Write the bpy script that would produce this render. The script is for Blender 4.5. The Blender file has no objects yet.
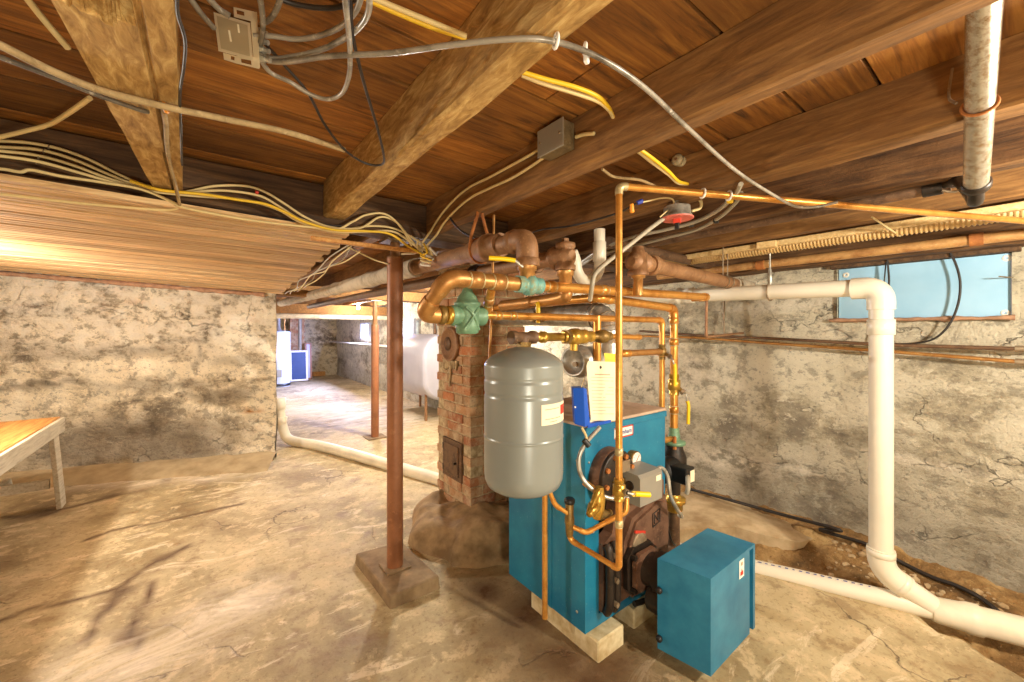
import bpy, bmesh, math, random
from math import sin, cos, pi, radians, sqrt
from mathutils import Vector, Matrix, noise
random.seed(7)
SC = bpy.context.scene
COL = SC.collection
V = Vector

# ------------------------------------------------------------------ measuring from the photograph
FPX, HY, YAW, EYE = 400.0, 331.0, radians(37.4), 1.35
SA, CA = sin(YAW), cos(YAW)
def at_d(px, py, d):
    u = (px-512)/FPX
    return V((d*(SA+u*CA), d*(CA-u*SA), EYE+(HY-py)/FPX*d))
def on_z(px, py, z): return at_d(px, py, (z-EYE)*FPX/(HY-py))
def on_x(px, py, x): return at_d(px, py, x/(SA+(px-512)/FPX*CA))
def on_y(px, py, y): return at_d(px, py, y/(CA-(px-512)/FPX*SA))

# ------------------------------------------------------------------ mesh builder
def frame(d):
    d = d.normalized()
    a = V((0,0,1)) if abs(d.z) < .9 else V((1,0,0))
    x = a.cross(d).normalized()
    return x, d.cross(x)
def catmull(pts, n):
    if len(pts) < 3: return [V(p) for p in pts]
    P = [V(p) for p in pts]
    P = [P[0]*2-P[1]] + P + [P[-1]*2-P[-2]]
    out = []
    for i in range(1, len(P)-2):
        a, b, c, d = P[i-1:i+3]
        for k in range(n):
            t = k/n
            out.append(.5*((2*b)+(c-a)*t+(2*a-5*b+4*c-d)*t*t+(3*b-a-3*c+d)*t**3))
    out.append(P[-2])
    return out
class MB:
    def __init__(s): s.v = []; s.f = []; s.sm = []
    def add(s, vs, fs, smooth=False):
        o = len(s.v); s.v += [V(p) for p in vs]
        for f in fs: s.f.append([i+o for i in f]); s.sm.append(smooth)
        return s
    def bm(s, b, smooth=False, mat=None):
        b.verts.index_update()
        vs = [(mat @ x.co) if mat else x.co.copy() for x in b.verts]
        s.add(vs, [[x.index for x in f.verts] for f in b.faces], smooth); b.free(); return s
    def box(s, c, size, rot=None, bev=0, seg=1):
        b = bmesh.new(); bmesh.ops.create_cube(b, size=1)
        for x in b.verts: x.co = V((x.co.x*size[0], x.co.y*size[1], x.co.z*size[2]))
        if bev: bmesh.ops.bevel(b, geom=b.edges[:], offset=bev, segments=seg, affect='EDGES', profile=.5)
        m = Matrix.Translation(V(c))
        if rot is not None: m = m @ (rot if isinstance(rot, Matrix) else Matrix.Rotation(rot, 4, 'Z'))
        return s.bm(b, seg > 1 and False, m)
    def bb(s, x0, x1, y0, y1, z0, z1, bev=0, seg=1):
        return s.box(((x0+x1)/2, (y0+y1)/2, (z0+z1)/2), (abs(x1-x0), abs(y1-y0), abs(z1-z0)), None, bev, seg)
    def lathe(s, o, ax, prof, n=20, caps=True, smooth=True):
        o = V(o); ax = V(ax).normalized(); x, y = frame(ax)
        vs = []; fs = []
        for t, r in prof:
            for k in range(n):
                a = 2*pi*k/n; vs.append(o+ax*t+x*(r*cos(a))+y*(r*sin(a)))
        for i in range(len(prof)-1):
            for k in range(n):
                fs.append([i*n+k, i*n+(k+1) % n, (i+1)*n+(k+1) % n, (i+1)*n+k])
        s.add(vs, fs, smooth)
        if caps:
            if prof[0][1] > 1e-4: s.add(vs[:n], [list(range(n))[::-1]])
            if prof[-1][1] > 1e-4: s.add(vs[-n:], [list(range(n))])
        return s
    def cyl(s, p, q, r, r2=None, n=16, smooth=True):
        p, q = V(p), V(q); L = (q-p).length
        return s.lathe(p, q-p, [(0, r), (L, r if r2 is None else r2)], n, True, smooth)
    def hexn(s, p, q, r): return s.cyl(p, q, r, None, 6, False)
    def tube(s, pts, r, n=8, sub=8, jit=0):
        P = catmull(pts, sub) if sub else [V(p) for p in pts]
        rr = r if callable(r) else (lambda t: r)
        T = [(P[min(i+1, len(P)-1)]-P[max(i-1, 0)]).normalized() for i in range(len(P))]
        x, y = frame(T[0]); vs = []; fs = []
        for i, p in enumerate(P):
            x = (x-T[i]*x.dot(T[i])).normalized(); y = T[i].cross(x)
            q = rr(i/(len(P)-1))
            for k in range(n):
                a = 2*pi*k/n; vs.append(p+x*(q*cos(a))+y*(q*sin(a)))
        for i in range(len(P)-1):
            for k in range(n):
                fs.append([i*n+k, i*n+(k+1) % n, (i+1)*n+(k+1) % n, (i+1)*n+k])
        s.add(vs, fs, True)
        s.add(vs[:n], [list(range(n))[::-1]]); s.add(vs[-n:], [list(range(n))])
        return s
    def prism(s, poly, o, ux, uy, depth, smooth=False):
        o, ux, uy = V(o), V(ux), V(uy); w = ux.cross(uy).normalized()*depth; n = len(poly)
        a = [o+ux*p[0]+uy*p[1] for p in poly]; b = [p+w for p in a]
        return s.add(a+b, [list(range(n))[::-1], list(range(n, 2*n))]+[[i, (i+1) % n, n+(i+1) % n, n+i] for i in range(n)], smooth)
    def grid(s, fn, us, vs_, smooth=True):
        nu, nv = len(us), len(vs_)
        vs = [fn(u, w) for u in us for w in vs_]
        fs = [[i*nv+j, (i+1)*nv+j, (i+1)*nv+j+1, i*nv+j+1] for i in range(nu-1) for j in range(nv-1)]
        return s.add(vs, fs, smooth)
    def ring(s, c, ax, R, r, n=20, m=8, a0=0, a1=2*pi):
        c = V(c); x, y = frame(V(ax)); full = abs(a1-a0) > 6.28
        k = n if full else n+1
        pts = [c+x*(R*cos(a0+(a1-a0)*i/n))+y*(R*sin(a0+(a1-a0)*i/n)) for i in range(k)]
        if full: pts.append(pts[0])
        return s.tube(pts, r, m, 0)
    def build(s, name, mat, parent=None, label=None):
        off = V((0, 0, 0)); p = parent
        while p is not None: off += p.location; p = p.parent
        loc = V((0, 0, 0))
        if parent is None and s.v:
            lo = [min(x[i] for x in s.v) for i in range(3)]; hi = [max(x[i] for x in s.v) for i in range(3)]
            loc = V(((lo[0]+hi[0])/2, (lo[1]+hi[1])/2, lo[2])); off = loc
        me = bpy.data.meshes.new(name)
        me.from_pydata([tuple(x-off) for x in s.v], [], s.f)
        me.polygons.foreach_set('use_smooth', s.sm); me.update()
        me.materials.append(mat)
        o = bpy.data.objects.new(name, me); COL.objects.link(o); o.location = loc
        if parent is not None: o.parent = parent
        if label: o['label'] = label
        return o
def thing(name, label, cat, loc, group=None):
    o = bpy.data.objects.new(name, None); o.empty_display_size = .05; COL.objects.link(o); o.location = V(loc)
    return tag(o, label, cat, group)
def tag(o, label, cat, group=None, kind=None):
    o['label'] = label; o['category'] = cat
    if group: o['group'] = group
    if kind: o['kind'] = kind
    return o
def struct(o, kind='structure'): o['kind'] = kind; return o
def nz(p, sc, seed=0): return noise.noise(V((p[0]*sc+seed*17.3, p[1]*sc-seed*9.1, p[2]*sc+seed*3.7)))
def fbm(p, sc, seed=0, oct=4):
    a = 1; t = 0
    for i in range(oct): t += a*nz(p, sc, seed+i); sc *= 2.1; a *= .5
    return t
def lin(a, b, n): return [a+(b-a)*i/(n-1) for i in range(n)]

# ------------------------------------------------------------------ materials
def srgb(r, g, b):
    f = lambda c: (c/255/12.92) if c/255 <= .04045 else ((c/255+.055)/1.055)**2.4
    return (f(r), f(g), f(b), 1)
class NT:
    def __init__(s, name):
        m = s.m = bpy.data.materials.new(name); m.use_nodes = True
        s.t = m.node_tree; s.b = s.t.nodes['Principled BSDF']; s.l = s.t.links
        s.tc = s.t.nodes.new('ShaderNodeTexCoord')
    def n(s, kind, **kw):
        x = s.t.nodes.new(kind)
        for k, v in kw.items(): setattr(x, k, v)
        return x
    def put(s, sock, v):
        if hasattr(v, 'is_output'): s.l.new(v, sock)
        else: sock.default_value = v
    def co(s, scale=(1, 1, 1), rot=(0, 0, 0), src='Object'):
        mp = s.n('ShaderNodeMapping'); s.l.new(s.tc.outputs[src], mp.inputs[0])
        mp.inputs['Scale'].default_value = scale; mp.inputs['Rotation'].default_value = rot
        return mp.outputs[0]
    def noise(s, scale, detail=6, rough=.6, co=None, dist=0):
        x = s.n('ShaderNodeTexNoise'); x.inputs['Scale'].default_value = scale; x.inputs['Detail'].default_value = detail
        x.inputs['Roughness'].default_value = rough; x.inputs['Distortion'].default_value = dist
        s.l.new(co if co is not None else s.co(), x.inputs['Vector']); return x.outputs['Fac']
    def vor(s, scale, feat='DISTANCE_TO_EDGE', co=None, rnd=1):
        x = s.n('ShaderNodeTexVoronoi', feature=feat); x.inputs['Scale'].default_value = scale
        x.inputs['Randomness'].default_value = rnd
        s.l.new(co if co is not None else s.co(), x.inputs['Vector']); return x.outputs[0]
    def ramp(s, fac, stops, interp='LINEAR'):
        r = s.n('ShaderNodeValToRGB'); r.color_ramp.interpolation = interp; e = r.color_ramp.elements
        while len(e) > 1: e.remove(e[-1])
        e[0].position = stops[0][0]; e[0].color = stops[0][1]
        for p, c in stops[1:]: k = e.new(p); k.color = c
        s.put(r.inputs[0], fac); return r.outputs[0]
    def mask(s, fac, a, b): return s.ramp(fac, [(a, (0, 0, 0, 1)), (b, (1, 1, 1, 1))])
    def mix(s, fac, a, b, mode='MIX'):
        x = s.n('ShaderNodeMix', data_type='RGBA', blend_type=mode)
        s.put(x.inputs[0], fac); s.put(x.inputs[6], a); s.put(x.inputs[7], b); return x.outputs[2]
    def math(s, op, a, b=0):
        x = s.n('ShaderNodeMath', operation=op); s.put(x.inputs[0], a); s.put(x.inputs[1], b); return x.outputs[0]
    def attr(s, name):
        x = s.n('ShaderNodeAttribute', attribute_name=name); return x.outputs['Fac']
    def island(s): return s.n('ShaderNodeNewGeometry').outputs['Random Per Island']
    def bump(s, h, strength=.3, dist=.01):
        x = s.n('ShaderNodeBump'); x.inputs['Strength'].default_value = strength; x.inputs['Distance'].default_value = dist
        s.put(x.inputs['Height'], h); s.l.new(x.outputs[0], s.b.inputs['Normal'])
    def out(s, col, rough=.6, metal=0, spec=.5):
        s.put(s.b.inputs['Base Color'], col); s.put(s.b.inputs['Roughness'], rough); s.put(s.b.inputs['Metallic'], metal)
        s.b.inputs['Specular IOR Level'].default_value = spec; return s.m
def simple(name, c, rough=.5, metal=0, var=.12, sc=30, bump=0, c2=None):
    t = NT(name); f = t.noise(sc, 4)
    d = srgb(*c); e = srgb(*c2) if c2 else (d[0]*(1-var*2), d[1]*(1-var*2), d[2]*(1-var*2), 1)
    if bump: t.bump(f, bump, .003)
    return t.out(t.mix(t.mask(f, .35, .65), e, d), rough, metal)
def emit(name, c, s):
    t = NT(name); t.b.inputs['Emission Color'].default_value = (*c, 1); t.b.inputs['Emission Strength'].default_value = s
    return t.out((.8, .8, .8, 1), .5)
def wood(name, dark, mid, light, axis, rough=.75, island=.5, stretch=14, mott=.5):
    t = NT(name)
    sc = [52, 52, 52]; sc[axis] = 52/stretch
    g = t.noise(1.0, 8, .65, t.co(tuple(sc)), .6)
    big = t.noise(2.3, 4, .6)
    fine = t.noise(60, 3, .7)
    c = t.ramp(g, [(.28, srgb(*dark)), (.5, srgb(*mid)), (.72, srgb(*light))])
    c = t.mix(t.mask(big, .38, .68), c, t.mix(mott, c, srgb(*dark)))
    if island:
        r = t.ramp(t.island(), [(0, (1-island, 1-island, 1-island, 1)), (1, (1.0+island*.35, 1+island*.3, 1+island*.2, 1))])
        c = t.mix(1.0, c, r, 'MULTIPLY')
    t.bump(t.math('ADD', g, t.math('MULTIPLY', fine, .4)), .45, .006)
    return t.out(c, rough)
M = {}
M['boards'] = wood('ceiling_boards', (82, 50, 16), (160, 102, 36), (196, 136, 56), 0, .75, .45, 12)
M['joist'] = wood('old_joist_timber', (92, 62, 30), (134, 94, 48), (168, 124, 70), 1, .85, 0, 8)
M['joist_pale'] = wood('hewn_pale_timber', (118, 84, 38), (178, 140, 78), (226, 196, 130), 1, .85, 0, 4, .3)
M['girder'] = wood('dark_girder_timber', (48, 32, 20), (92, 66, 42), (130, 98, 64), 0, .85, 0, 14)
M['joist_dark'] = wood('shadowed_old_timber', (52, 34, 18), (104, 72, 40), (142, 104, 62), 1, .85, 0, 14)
M['planks'] = wood('beaded_ceiling_planks', (150, 112, 70), (208, 172, 122), (236, 210, 164), 0, .6, .42, 18, .3)
M['bench_wood'] = wood('bench_top_wood', (150, 96, 40), (205, 146, 76), (225, 176, 104), 1, .6, .2, 14, .2)
M['grey_wood'] = wood('painted_bench_wood', (150, 138, 118), (196, 186, 164), (214, 206, 186), 1, .7, .15, 12, .3)
M['new_wood'] = wood('pale_new_wood', (196, 160, 104), (226, 192, 132), (240, 214, 160), 0, .6, 0, 12, .1)
def m_floor():
    t = NT('stained_concrete')
    b = t.noise(1.3, 9, .66, None, .25); f = t.noise(8, 9, .7, None, .2); g = t.noise(42, 7, .75)
    st = t.noise(2.1, 8, .7, t.co((1.0, 2.6, 1), (0, 0, .5)), 1.2)
    c = t.ramp(b, [(.3, srgb(116, 98, 68)), (.45, srgb(162, 144, 106)), (.58, srgb(194, 176, 136)), (.75, srgb(172, 150, 106))])
    c = t.mix(t.math('MULTIPLY', t.mask(f, .53, .6), .7), c, srgb(212, 190, 150))
    c = t.mix(t.math('MULTIPLY', t.mask(f, .46, .38), .5), c, srgb(128, 98, 62))
    c = t.mix(t.math('MULTIPLY', t.mask(st, .58, .63), .6), c, srgb(232, 214, 180))
    c = t.mix(t.math('MULTIPLY', t.mask(g, .45, .37), .5), c, srgb(112, 84, 52))
    w = t.n('ShaderNodeTexNoise'); w.inputs['Scale'].default_value = 3.5; w.inputs['Detail'].default_value = 6
    mp = t.co(); t.l.new(mp, w.inputs['Vector'])
    wm = t.n('ShaderNodeVectorMath', operation='SCALE'); t.l.new(w.outputs['Color'], wm.inputs[0]); wm.inputs['Scale'].default_value = .45
    ad = t.n('ShaderNodeVectorMath', operation='ADD'); t.l.new(mp, ad.inputs[0]); t.l.new(wm.outputs[0], ad.inputs[1])
    cr = t.vor(1.15, co=ad.outputs[0])
    cm = t.math('MULTIPLY', t.mask(cr, .008, .0), t.mask(t.noise(1.7, 2), .52, .6))
    c = t.mix(t.math('MULTIPLY', cm, .75), c, srgb(70, 48, 30))
    s = t.math('MULTIPLY', t.attr('stain_shade'), t.math('ADD', .55, t.math('MULTIPLY', f, .8)))
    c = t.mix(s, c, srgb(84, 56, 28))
    e = t.math('MULTIPLY', t.attr('pale'), t.mask(st, .36, .62))
    c = t.mix(e, c, srgb(232, 218, 196))
    t.bump(t.math('ADD', t.math('ADD', f, t.math('MULTIPLY', g, .35)), t.math('MULTIPLY', cm, -.8)), .5, .02)
    return t.out(c, t.ramp(f, [(.3, (.55,)*3+(1,)), (.7, (.85,)*3+(1,))]))
M['floor'] = m_floor()
def m_stone(name, light, mid, dark, damp, seed):
    t = NT(name); co = t.co((1, 1, 1.35), (0, 0, seed))
    b = t.noise(1.9, 10, .66, co, .3); f = t.noise(9, 9, .72, co, .2); g = t.noise(44, 7, .75, co)
    hi = srgb(*[min(255, x+14) for x in light])
    c = t.ramp(b, [(.36, srgb(*dark)), (.43, srgb(*mid)), (.485, srgb(*light)), (.62, hi)])
    c = t.mix(t.math('MULTIPLY', t.mask(f, .475, .41), .6), c, srgb(*dark))
    c = t.mix(t.math('MULTIPLY', t.mask(f, .55, .6), .75), c, hi)
    c = t.mix(t.math('MULTIPLY', t.mask(g, .44, .37), .65), c, srgb(*dark))
    c = t.mix(t.math('MULTIPLY', t.mask(g, .58, .64), .5), c, hi)
    w = t.n('ShaderNodeTexNoise'); w.inputs['Scale'].default_value = 4.5; w.inputs['Detail'].default_value = 7; t.l.new(co, w.inputs['Vector'])
    wm = t.n('ShaderNodeVectorMath', operation='SCALE'); t.l.new(w.outputs['Color'], wm.inputs[0]); wm.inputs['Scale'].default_value = .5
    ad = t.n('ShaderNodeVectorMath', operation='ADD'); t.l.new(co, ad.inputs[0]); t.l.new(wm.outputs[0], ad.inputs[1])
    cr = t.vor(2.1, co=ad.outputs[0])
    cm = t.math('MULTIPLY', t.mask(cr, .009, .0), t.mask(t.noise(2.6, 3, .6, co), .49, .56))
    c = t.mix(t.math('MULTIPLY', cm, .5), c, srgb(*[int(x*.62) for x in dark]))
    c = t.mix(t.math('MULTIPLY', t.attr('damp'), t.math('ADD', .45, t.math('MULTIPLY', f, .85))), c, srgb(*damp))
    c = t.mix(t.math('MULTIPLY', t.attr('rust'), t.mask(f, .4, .55)), c, srgb(176, 116, 40))
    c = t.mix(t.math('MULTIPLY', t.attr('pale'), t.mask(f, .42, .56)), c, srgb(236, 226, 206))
    t.bump(t.math('SUBTRACT', t.math('ADD', t.math('ADD', b, t.math('MULTIPLY', f, .8)), t.math('MULTIPLY', g, .35)), t.math('MULTIPLY', cm, .5)), 1.0, .05)
    return t.out(c, .9)
M['stone_left'] = m_stone('whitewashed_stone', (236, 222, 192), (200, 184, 154), (128, 116, 98), (84, 70, 56), .4)
M['stone_right'] = m_stone('parged_stone', (220, 211, 186), (194, 183, 156), (140, 130, 112), (104, 95, 82), 1.9)
M['stone_far'] = m_stone('far_rubble_stone', (232, 218, 180), (196, 176, 136), (120, 104, 80), (110, 94, 72), 2.9)
def m_dirt():
    t = NT('loose_dirt'); f = t.noise(5, 8, .7); g = t.noise(55, 6, .75)
    c = t.ramp(f, [(.36, srgb(104, 78, 44)), (.5, srgb(154, 118, 70)), (.62, srgb(196, 162, 108))])
    c = t.mix(t.mask(g, .58, .68), c, srgb(200, 170, 120)); c = t.mix(t.mask(g, .42, .3), c, srgb(60, 42, 24))
    t.bump(t.math('ADD', f, g), .9, .02); return t.out(c, .95)
M['dirt'] = m_dirt()
M['slab'] = simple('loose_slab_concrete', (206, 184, 146), .85, 0, .1, 6, .5, (160, 134, 96))
M['mound'] = simple('footing_stone', (166, 138, 98), .9, 0, .2, 7, .9, (112, 88, 56))
def m_brick():
    t = NT('old_brick'); f = t.noise(9, 6, .7); g = t.noise(70, 4, .7)
    c = t.ramp(t.island(), [(0, srgb(150, 90, 60)), (.25, srgb(172, 116, 78)), (.5, srgb(166, 124, 88)), (.72, srgb(184, 138, 96)), (.88, srgb(150, 122, 90)), (1, srgb(196, 118, 70))])
    c = t.mix(t.math('MULTIPLY', t.mask(f, .42, .64), .8), c, srgb(196, 176, 142)); c = t.mix(t.math('MULTIPLY', t.mask(g, .45, .3), .6), c, srgb(88, 54, 32))
    t.bump(t.math('ADD', f, g), .7, .006); return t.out(c, .9)
M['brick'] = m_brick()
M['mortar'] = simple('lime_mortar', (200, 182, 146), .95, 0, .15, 25, .8, (142, 120, 86))
def m_pipe(name, c, c2, c3, rough, metal, sc=14, b=.2):
    t = NT(name); f = t.noise(sc, 8, .7); g = t.noise(sc*4.3, 5, .7)
    k = t.ramp(f, [(.33, srgb(*c2)), (.55, srgb(*c))]); k = t.mix(t.mask(g, .58, .72), k, srgb(*c3))
    t.bump(g, b, .003); return t.out(k, rough, metal)
M['rust'] = m_pipe('rusty_iron_pipe', (152, 112, 76), (116, 80, 50), (182, 146, 106), .55, .15)
M['rust_orange'] = m_pipe('orange_rust_steel', (178, 112, 56), (134, 78, 36), (206, 140, 70), .8, .1)
M['darkpipe'] = m_pipe('dark_iron_pipe', (112, 84, 60), (76, 54, 38), (150, 120, 88), .6, .2)
M['tanpipe'] = m_pipe('tan_rusty_pipe', (196, 150, 92), (156, 106, 58), (214, 178, 124), .55, .1)
M['wrap'] = m_pipe('grey_pipe_wrap', (196, 182, 158), (150, 136, 116), (214, 204, 184), .9, 0, 9, .5)
M['copper'] = m_pipe('copper_pipe', (220, 160, 78), (186, 122, 50), (236, 190, 112), .3, .6, 10, .05)
M['copper_dull'] = m_pipe('tarnished_copper', (186, 136, 76), (146, 98, 50), (204, 166, 108), .4, .55, 10, .1)
M['solder'] = simple('solder_ring', (206, 188, 140), .4, .5)
M['brass'] = m_pipe('brass_fitting', (196, 158, 70), (150, 110, 40), (220, 190, 110), .32, .7, 18, .1)
M['bronze'] = m_pipe('old_bronze', (140, 112, 58), (100, 76, 36), (176, 146, 86), .45, .5, 18, .2)
M['greenpaint'] = m_pipe('green_painted_casting', (112, 150, 118), (86, 118, 92), (150, 182, 150), .45, .1, 12, .2)
M['verdigris'] = m_pipe('verdigris_brass', (110, 168, 160), (150, 140, 90), (170, 206, 190), .6, .2, 24, .3)
M['tank'] = simple('grey_tank_enamel', (136, 141, 136), .3, .1, .03, 5)
def m_jacket():
    t = NT('blue_boiler_enamel'); f = t.noise(5, 6, .6); g = t.noise(90, 3, .6)
    c = t.mix(t.mask(f, .35, .7), srgb(20, 108, 146), srgb(42, 136, 168)); c = t.mix(t.math('MULTIPLY', t.mask(g, .66, .74), .5), c, srgb(140, 180, 190))
    return t.out(c, .32, .15)
M['jacket'] = m_jacket()
M['bluebox'] = simple('dusty_blue_enamel', (52, 132, 164), .34, .1, .06, 7, 0, (26, 108, 144))
M['dusty_top'] = simple('dusty_boiler_top', (196, 172, 148), .8, 0, .1, 6, .2, (160, 138, 118))
M['blueplastic'] = simple('bright_blue_plastic', (22, 86, 196), .35, 0, .03)
M['castiron'] = m_pipe('brown_cast_iron', (120, 88, 68), (74, 48, 34), (146, 114, 90), .55, .2, 9, .2)
M['blackiron'] = m_pipe('black_iron', (52, 42, 34), (26, 22, 18), (84, 68, 52), .45, .3, 16, .2)
M['black'] = simple('black_plastic', (30, 28, 26), .45, 0, .2)
M['galv'] = m_pipe('galvanised_steel', (190, 188, 178), (140, 136, 124), (220, 218, 210), .35, .6, 20, .1)
M['galv_rust'] = m_pipe('rust_flecked_galvanised_pipe', (200, 194, 178), (150, 122, 88), (232, 228, 218), .25, .7, 60, .4)
M['greybox'] = simple('grey_control_enamel', (150, 146, 134), .42, .2, .04, 8)
M['metalbox'] = m_pipe('dull_zinc_box', (140, 124, 92), (104, 90, 64), (170, 156, 126), .5, .4, 18, .2)
M['pvc'] = simple('white_pvc', (232, 224, 204), .35, 0, .04, 4)
M['pvc_old'] = simple('yellowed_pvc', (234, 224, 200), .45, 0, .08, 7, .1)
M['post'] = m_pipe('red_brown_painted_steel', (150, 98, 64), (126, 78, 48), (172, 120, 82), .45, .1, 5, .08)
M['steel'] = m_pipe('dull_steel', (150, 132, 106), (110, 92, 70), (180, 164, 140), .5, .4)
M['cream'] = simple('cream_cable', (226, 204, 146), .5, 0, .08, 9)
M['yellow'] = simple('yellow_cable', (232, 190, 40), .45, 0, .05, 9)
M['ltgrey'] = simple('light_grey_cable', (176, 168, 148), .5, 0, .1, 9)
M['grey'] = m_pipe('worn_grey_cable', (118, 110, 96), (70, 62, 52), (190, 182, 164), .5, .05, 12, .05)
M['coax'] = m_pipe('scuffed_coaxial_cable', (154, 146, 132), (84, 76, 64), (206, 200, 186), .3, .1, 8, .05)
M['blackcable'] = simple('black_cable', (44, 36, 30), .5, 0, .2)
M['oldcable'] = m_pipe('cloth_covered_cable', (170, 146, 104), (120, 98, 62), (196, 172, 130), .8, 0, 16, .3)
M['foam'] = simple('blue_foam_board', (164, 206, 234), .75, 0, .05, 3, .05, (148, 194, 224))
M['splitter'] = simple('pale_nickel_plate', (222, 208, 176), .35, .35, .05, 9)
M['splitter_face'] = simple('grey_beige_plate', (186, 170, 136), .4, .3, .05, 9)
M['paper'] = simple('cream_paper', (238, 228, 196), .8, 0, .03)
M['white'] = simple('white_plastic', (240, 236, 226), .45, 0, .02)
M['ink'] = simple('grey_ink', (176, 162, 134), .8, 0, .02)
M['red'] = simple('faded_red_paint', (222, 112, 98), .5, 0, .15, 40)
M['redmark'] = simple('red_print', (206, 60, 40), .6)
M['inkblue'] = simple('blue_print', (40, 60, 150), .6)
M['yellowpl'] = simple('yellow_vinyl_grip', (244, 204, 20), .4, 0, .03)
M['orange'] = simple('orange_plastic', (236, 150, 30), .45, 0, .05)
M['porcelain'] = simple('dusty_porcelain', (190, 176, 140), .35, 0, .1)
M['oiltank'] = simple('pale_painted_tank', (186, 184, 194), .5, .05, .05, 4, .05)
M['enamel'] = simple('white_enamel', (196, 204, 220), .35, 0, .03)
M['bluepanel'] = simple('deep_blue_panel', (34, 66, 120), .5, 0, .1, 5)
M['concblock'] = simple('painted_concrete_block', (220, 206, 166), .85, 0, .1, 12, .6, (176, 152, 106))
M['curb'] = simple('tan_mortar_curb', (178, 158, 122), .9, 0, .1, 6, .6, (146, 126, 92))
M['padconc'] = simple('dark_grey_concrete', (152, 128, 94), .9, 0, .2, 9, .6, (116, 94, 66))
M['rib'] = simple('tan_corrugated_plastic', (206, 170, 110), .55, 0, .08, 8)
M['redbrick_flat'] = simple('broken_brick_mortar', (186, 146, 116), .9, 0, .2, 20, .8, (150, 112, 86))
M['bulb'] = emit('lit_bulb_glass', (1, .9, .72), 60)
M['pane'] = emit('daylight_pane', (.66, .78, 1), 1.1)
M['dark'] = simple('sooty_dark', (30, 22, 16), .9)

# ------------------------------------------------------------------ the setting
def set_attr(o, name, fn):
    a = o.data.attributes.new(name, 'FLOAT', 'POINT'); L = o.location
    a.data.foreach_set('value', [fn(v.co+L) for v in o.data.vertices])
def seg_d(p, a, b):
    ax, ay = b[0]-a[0], b[1]-a[1]; t = max(0, min(1, ((p[0]-a[0])*ax+(p[1]-a[1])*ay)/max(1e-9, ax*ax+ay*ay)))
    return sqrt((p[0]-a[0]-ax*t)**2+(p[1]-a[1]-ay*t)**2)
def line_mask(p, pl, w):
    d = min(seg_d(p, pl[i], pl[i+1]) for i in range(len(pl)-1))
    return max(0, 1-d/w)
def fpx(*pp): return [tuple(on_z(x, y, 0))[:2] for x, y in pp]
CRACKS = [(fpx((0, 622), (35, 611), (70, 602), (111, 591), (148, 568), (188, 546)), .035),
          (fpx((111, 591), (101, 618), (87, 648)), .03), (fpx((146, 583), (141, 614), (134, 652)), .03),
          (fpx((85, 541), (120, 530), (155, 522), (196, 513), (236, 506)), .03),
          (fpx((0, 517), (40, 515), (62, 508), (110, 497), (165, 480)), .05)]
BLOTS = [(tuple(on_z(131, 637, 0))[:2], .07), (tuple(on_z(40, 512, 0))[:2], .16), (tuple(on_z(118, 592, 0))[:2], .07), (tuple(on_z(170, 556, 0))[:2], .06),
         (tuple(on_z(610, 668, 0))[:2], .26), (tuple(on_z(525, 610, 0))[:2], .36), (tuple(on_z(560, 655, 0))[:2], .32), (tuple(on_z(600, 690, 0))[:2], .3), (tuple(on_z(480, 590, 0))[:2], .22), (tuple(on_z(140, 489, 0))[:2], .1)]  # larger blots paint boiler and chimney shade together with brown floor stain
PALE = [(fpx((60, 480), (230, 470)), .4), (fpx((90, 660), (160, 660), (250, 590)), .2), (fpx((320, 410), (400, 420)), 1.0), (fpx((160, 660), (240, 600)), .3)]
def floor_z(x, y):
    z = .018*noise.noise(V((x*.8, y*.8, 3)))+.006*noise.noise(V((x*4, y*4, 8)))
    return z
EDGE = [(-2.2, 2.5), (.03, 2.56), (.2, 2.64), (.37, 2.71), (.5, 2.68), (.956, 2.50), (1.9, 2.42)]
def edge_base(y):
    for (a, p), (b, q) in zip(EDGE, EDGE[1:]):
        if y <= b: return p+(q-p)*max(0, (y-a)/(b-a))
    return EDGE[-1][1]
def edge_x(y): return edge_base(y)+.05*noise.noise(V((y*4, 0, 5)))+.035*noise.noise(V((y*13, 2, 5)))
def steps(*rng):
    out = []
    for a, b, s in rng:
        n = max(1, round((b-a)/s)); out += [a+(b-a)*i/n for i in range(n)]
    return out+[rng[-1][1]]
def floor_pt(u, w):
    x, y = u, w
    if y < 1.9 and x > 2.0:
        e = edge_x(y); x = 2.0+(x-2.0)/(3.3-2.0)*(e-2.0)
        if u >= 3.29: return V((e+.005, y, -.09))
        return V((x, y, floor_z(x, y)-.03*max(0, (x-e+.07)/.07)**2))
    return V((x, y, floor_z(x, y)))
fl = MB().grid(floor_pt, steps((-2.8, -1.7, .12), (-1.7, 2.6, .035), (2.6, 3.3, .05)), steps((-2.2, -.4, .12), (-.4, 4.6, .035), (4.6, 13.2, .2)))
fo = struct(fl.build('floor', M['floor']))
def stain_shade(p):
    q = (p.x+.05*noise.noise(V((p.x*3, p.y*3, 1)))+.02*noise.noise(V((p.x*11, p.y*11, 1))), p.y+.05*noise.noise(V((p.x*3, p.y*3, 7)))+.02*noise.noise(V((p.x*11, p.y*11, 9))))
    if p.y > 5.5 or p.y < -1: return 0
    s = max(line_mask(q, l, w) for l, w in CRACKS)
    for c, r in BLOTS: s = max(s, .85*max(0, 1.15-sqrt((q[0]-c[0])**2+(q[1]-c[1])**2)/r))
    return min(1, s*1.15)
set_attr(fo, 'stain_shade', stain_shade)
set_attr(fo, 'pale', lambda p: min(1, 1.2*max(line_mask(p, l, w) for l, w in PALE)))
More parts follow.
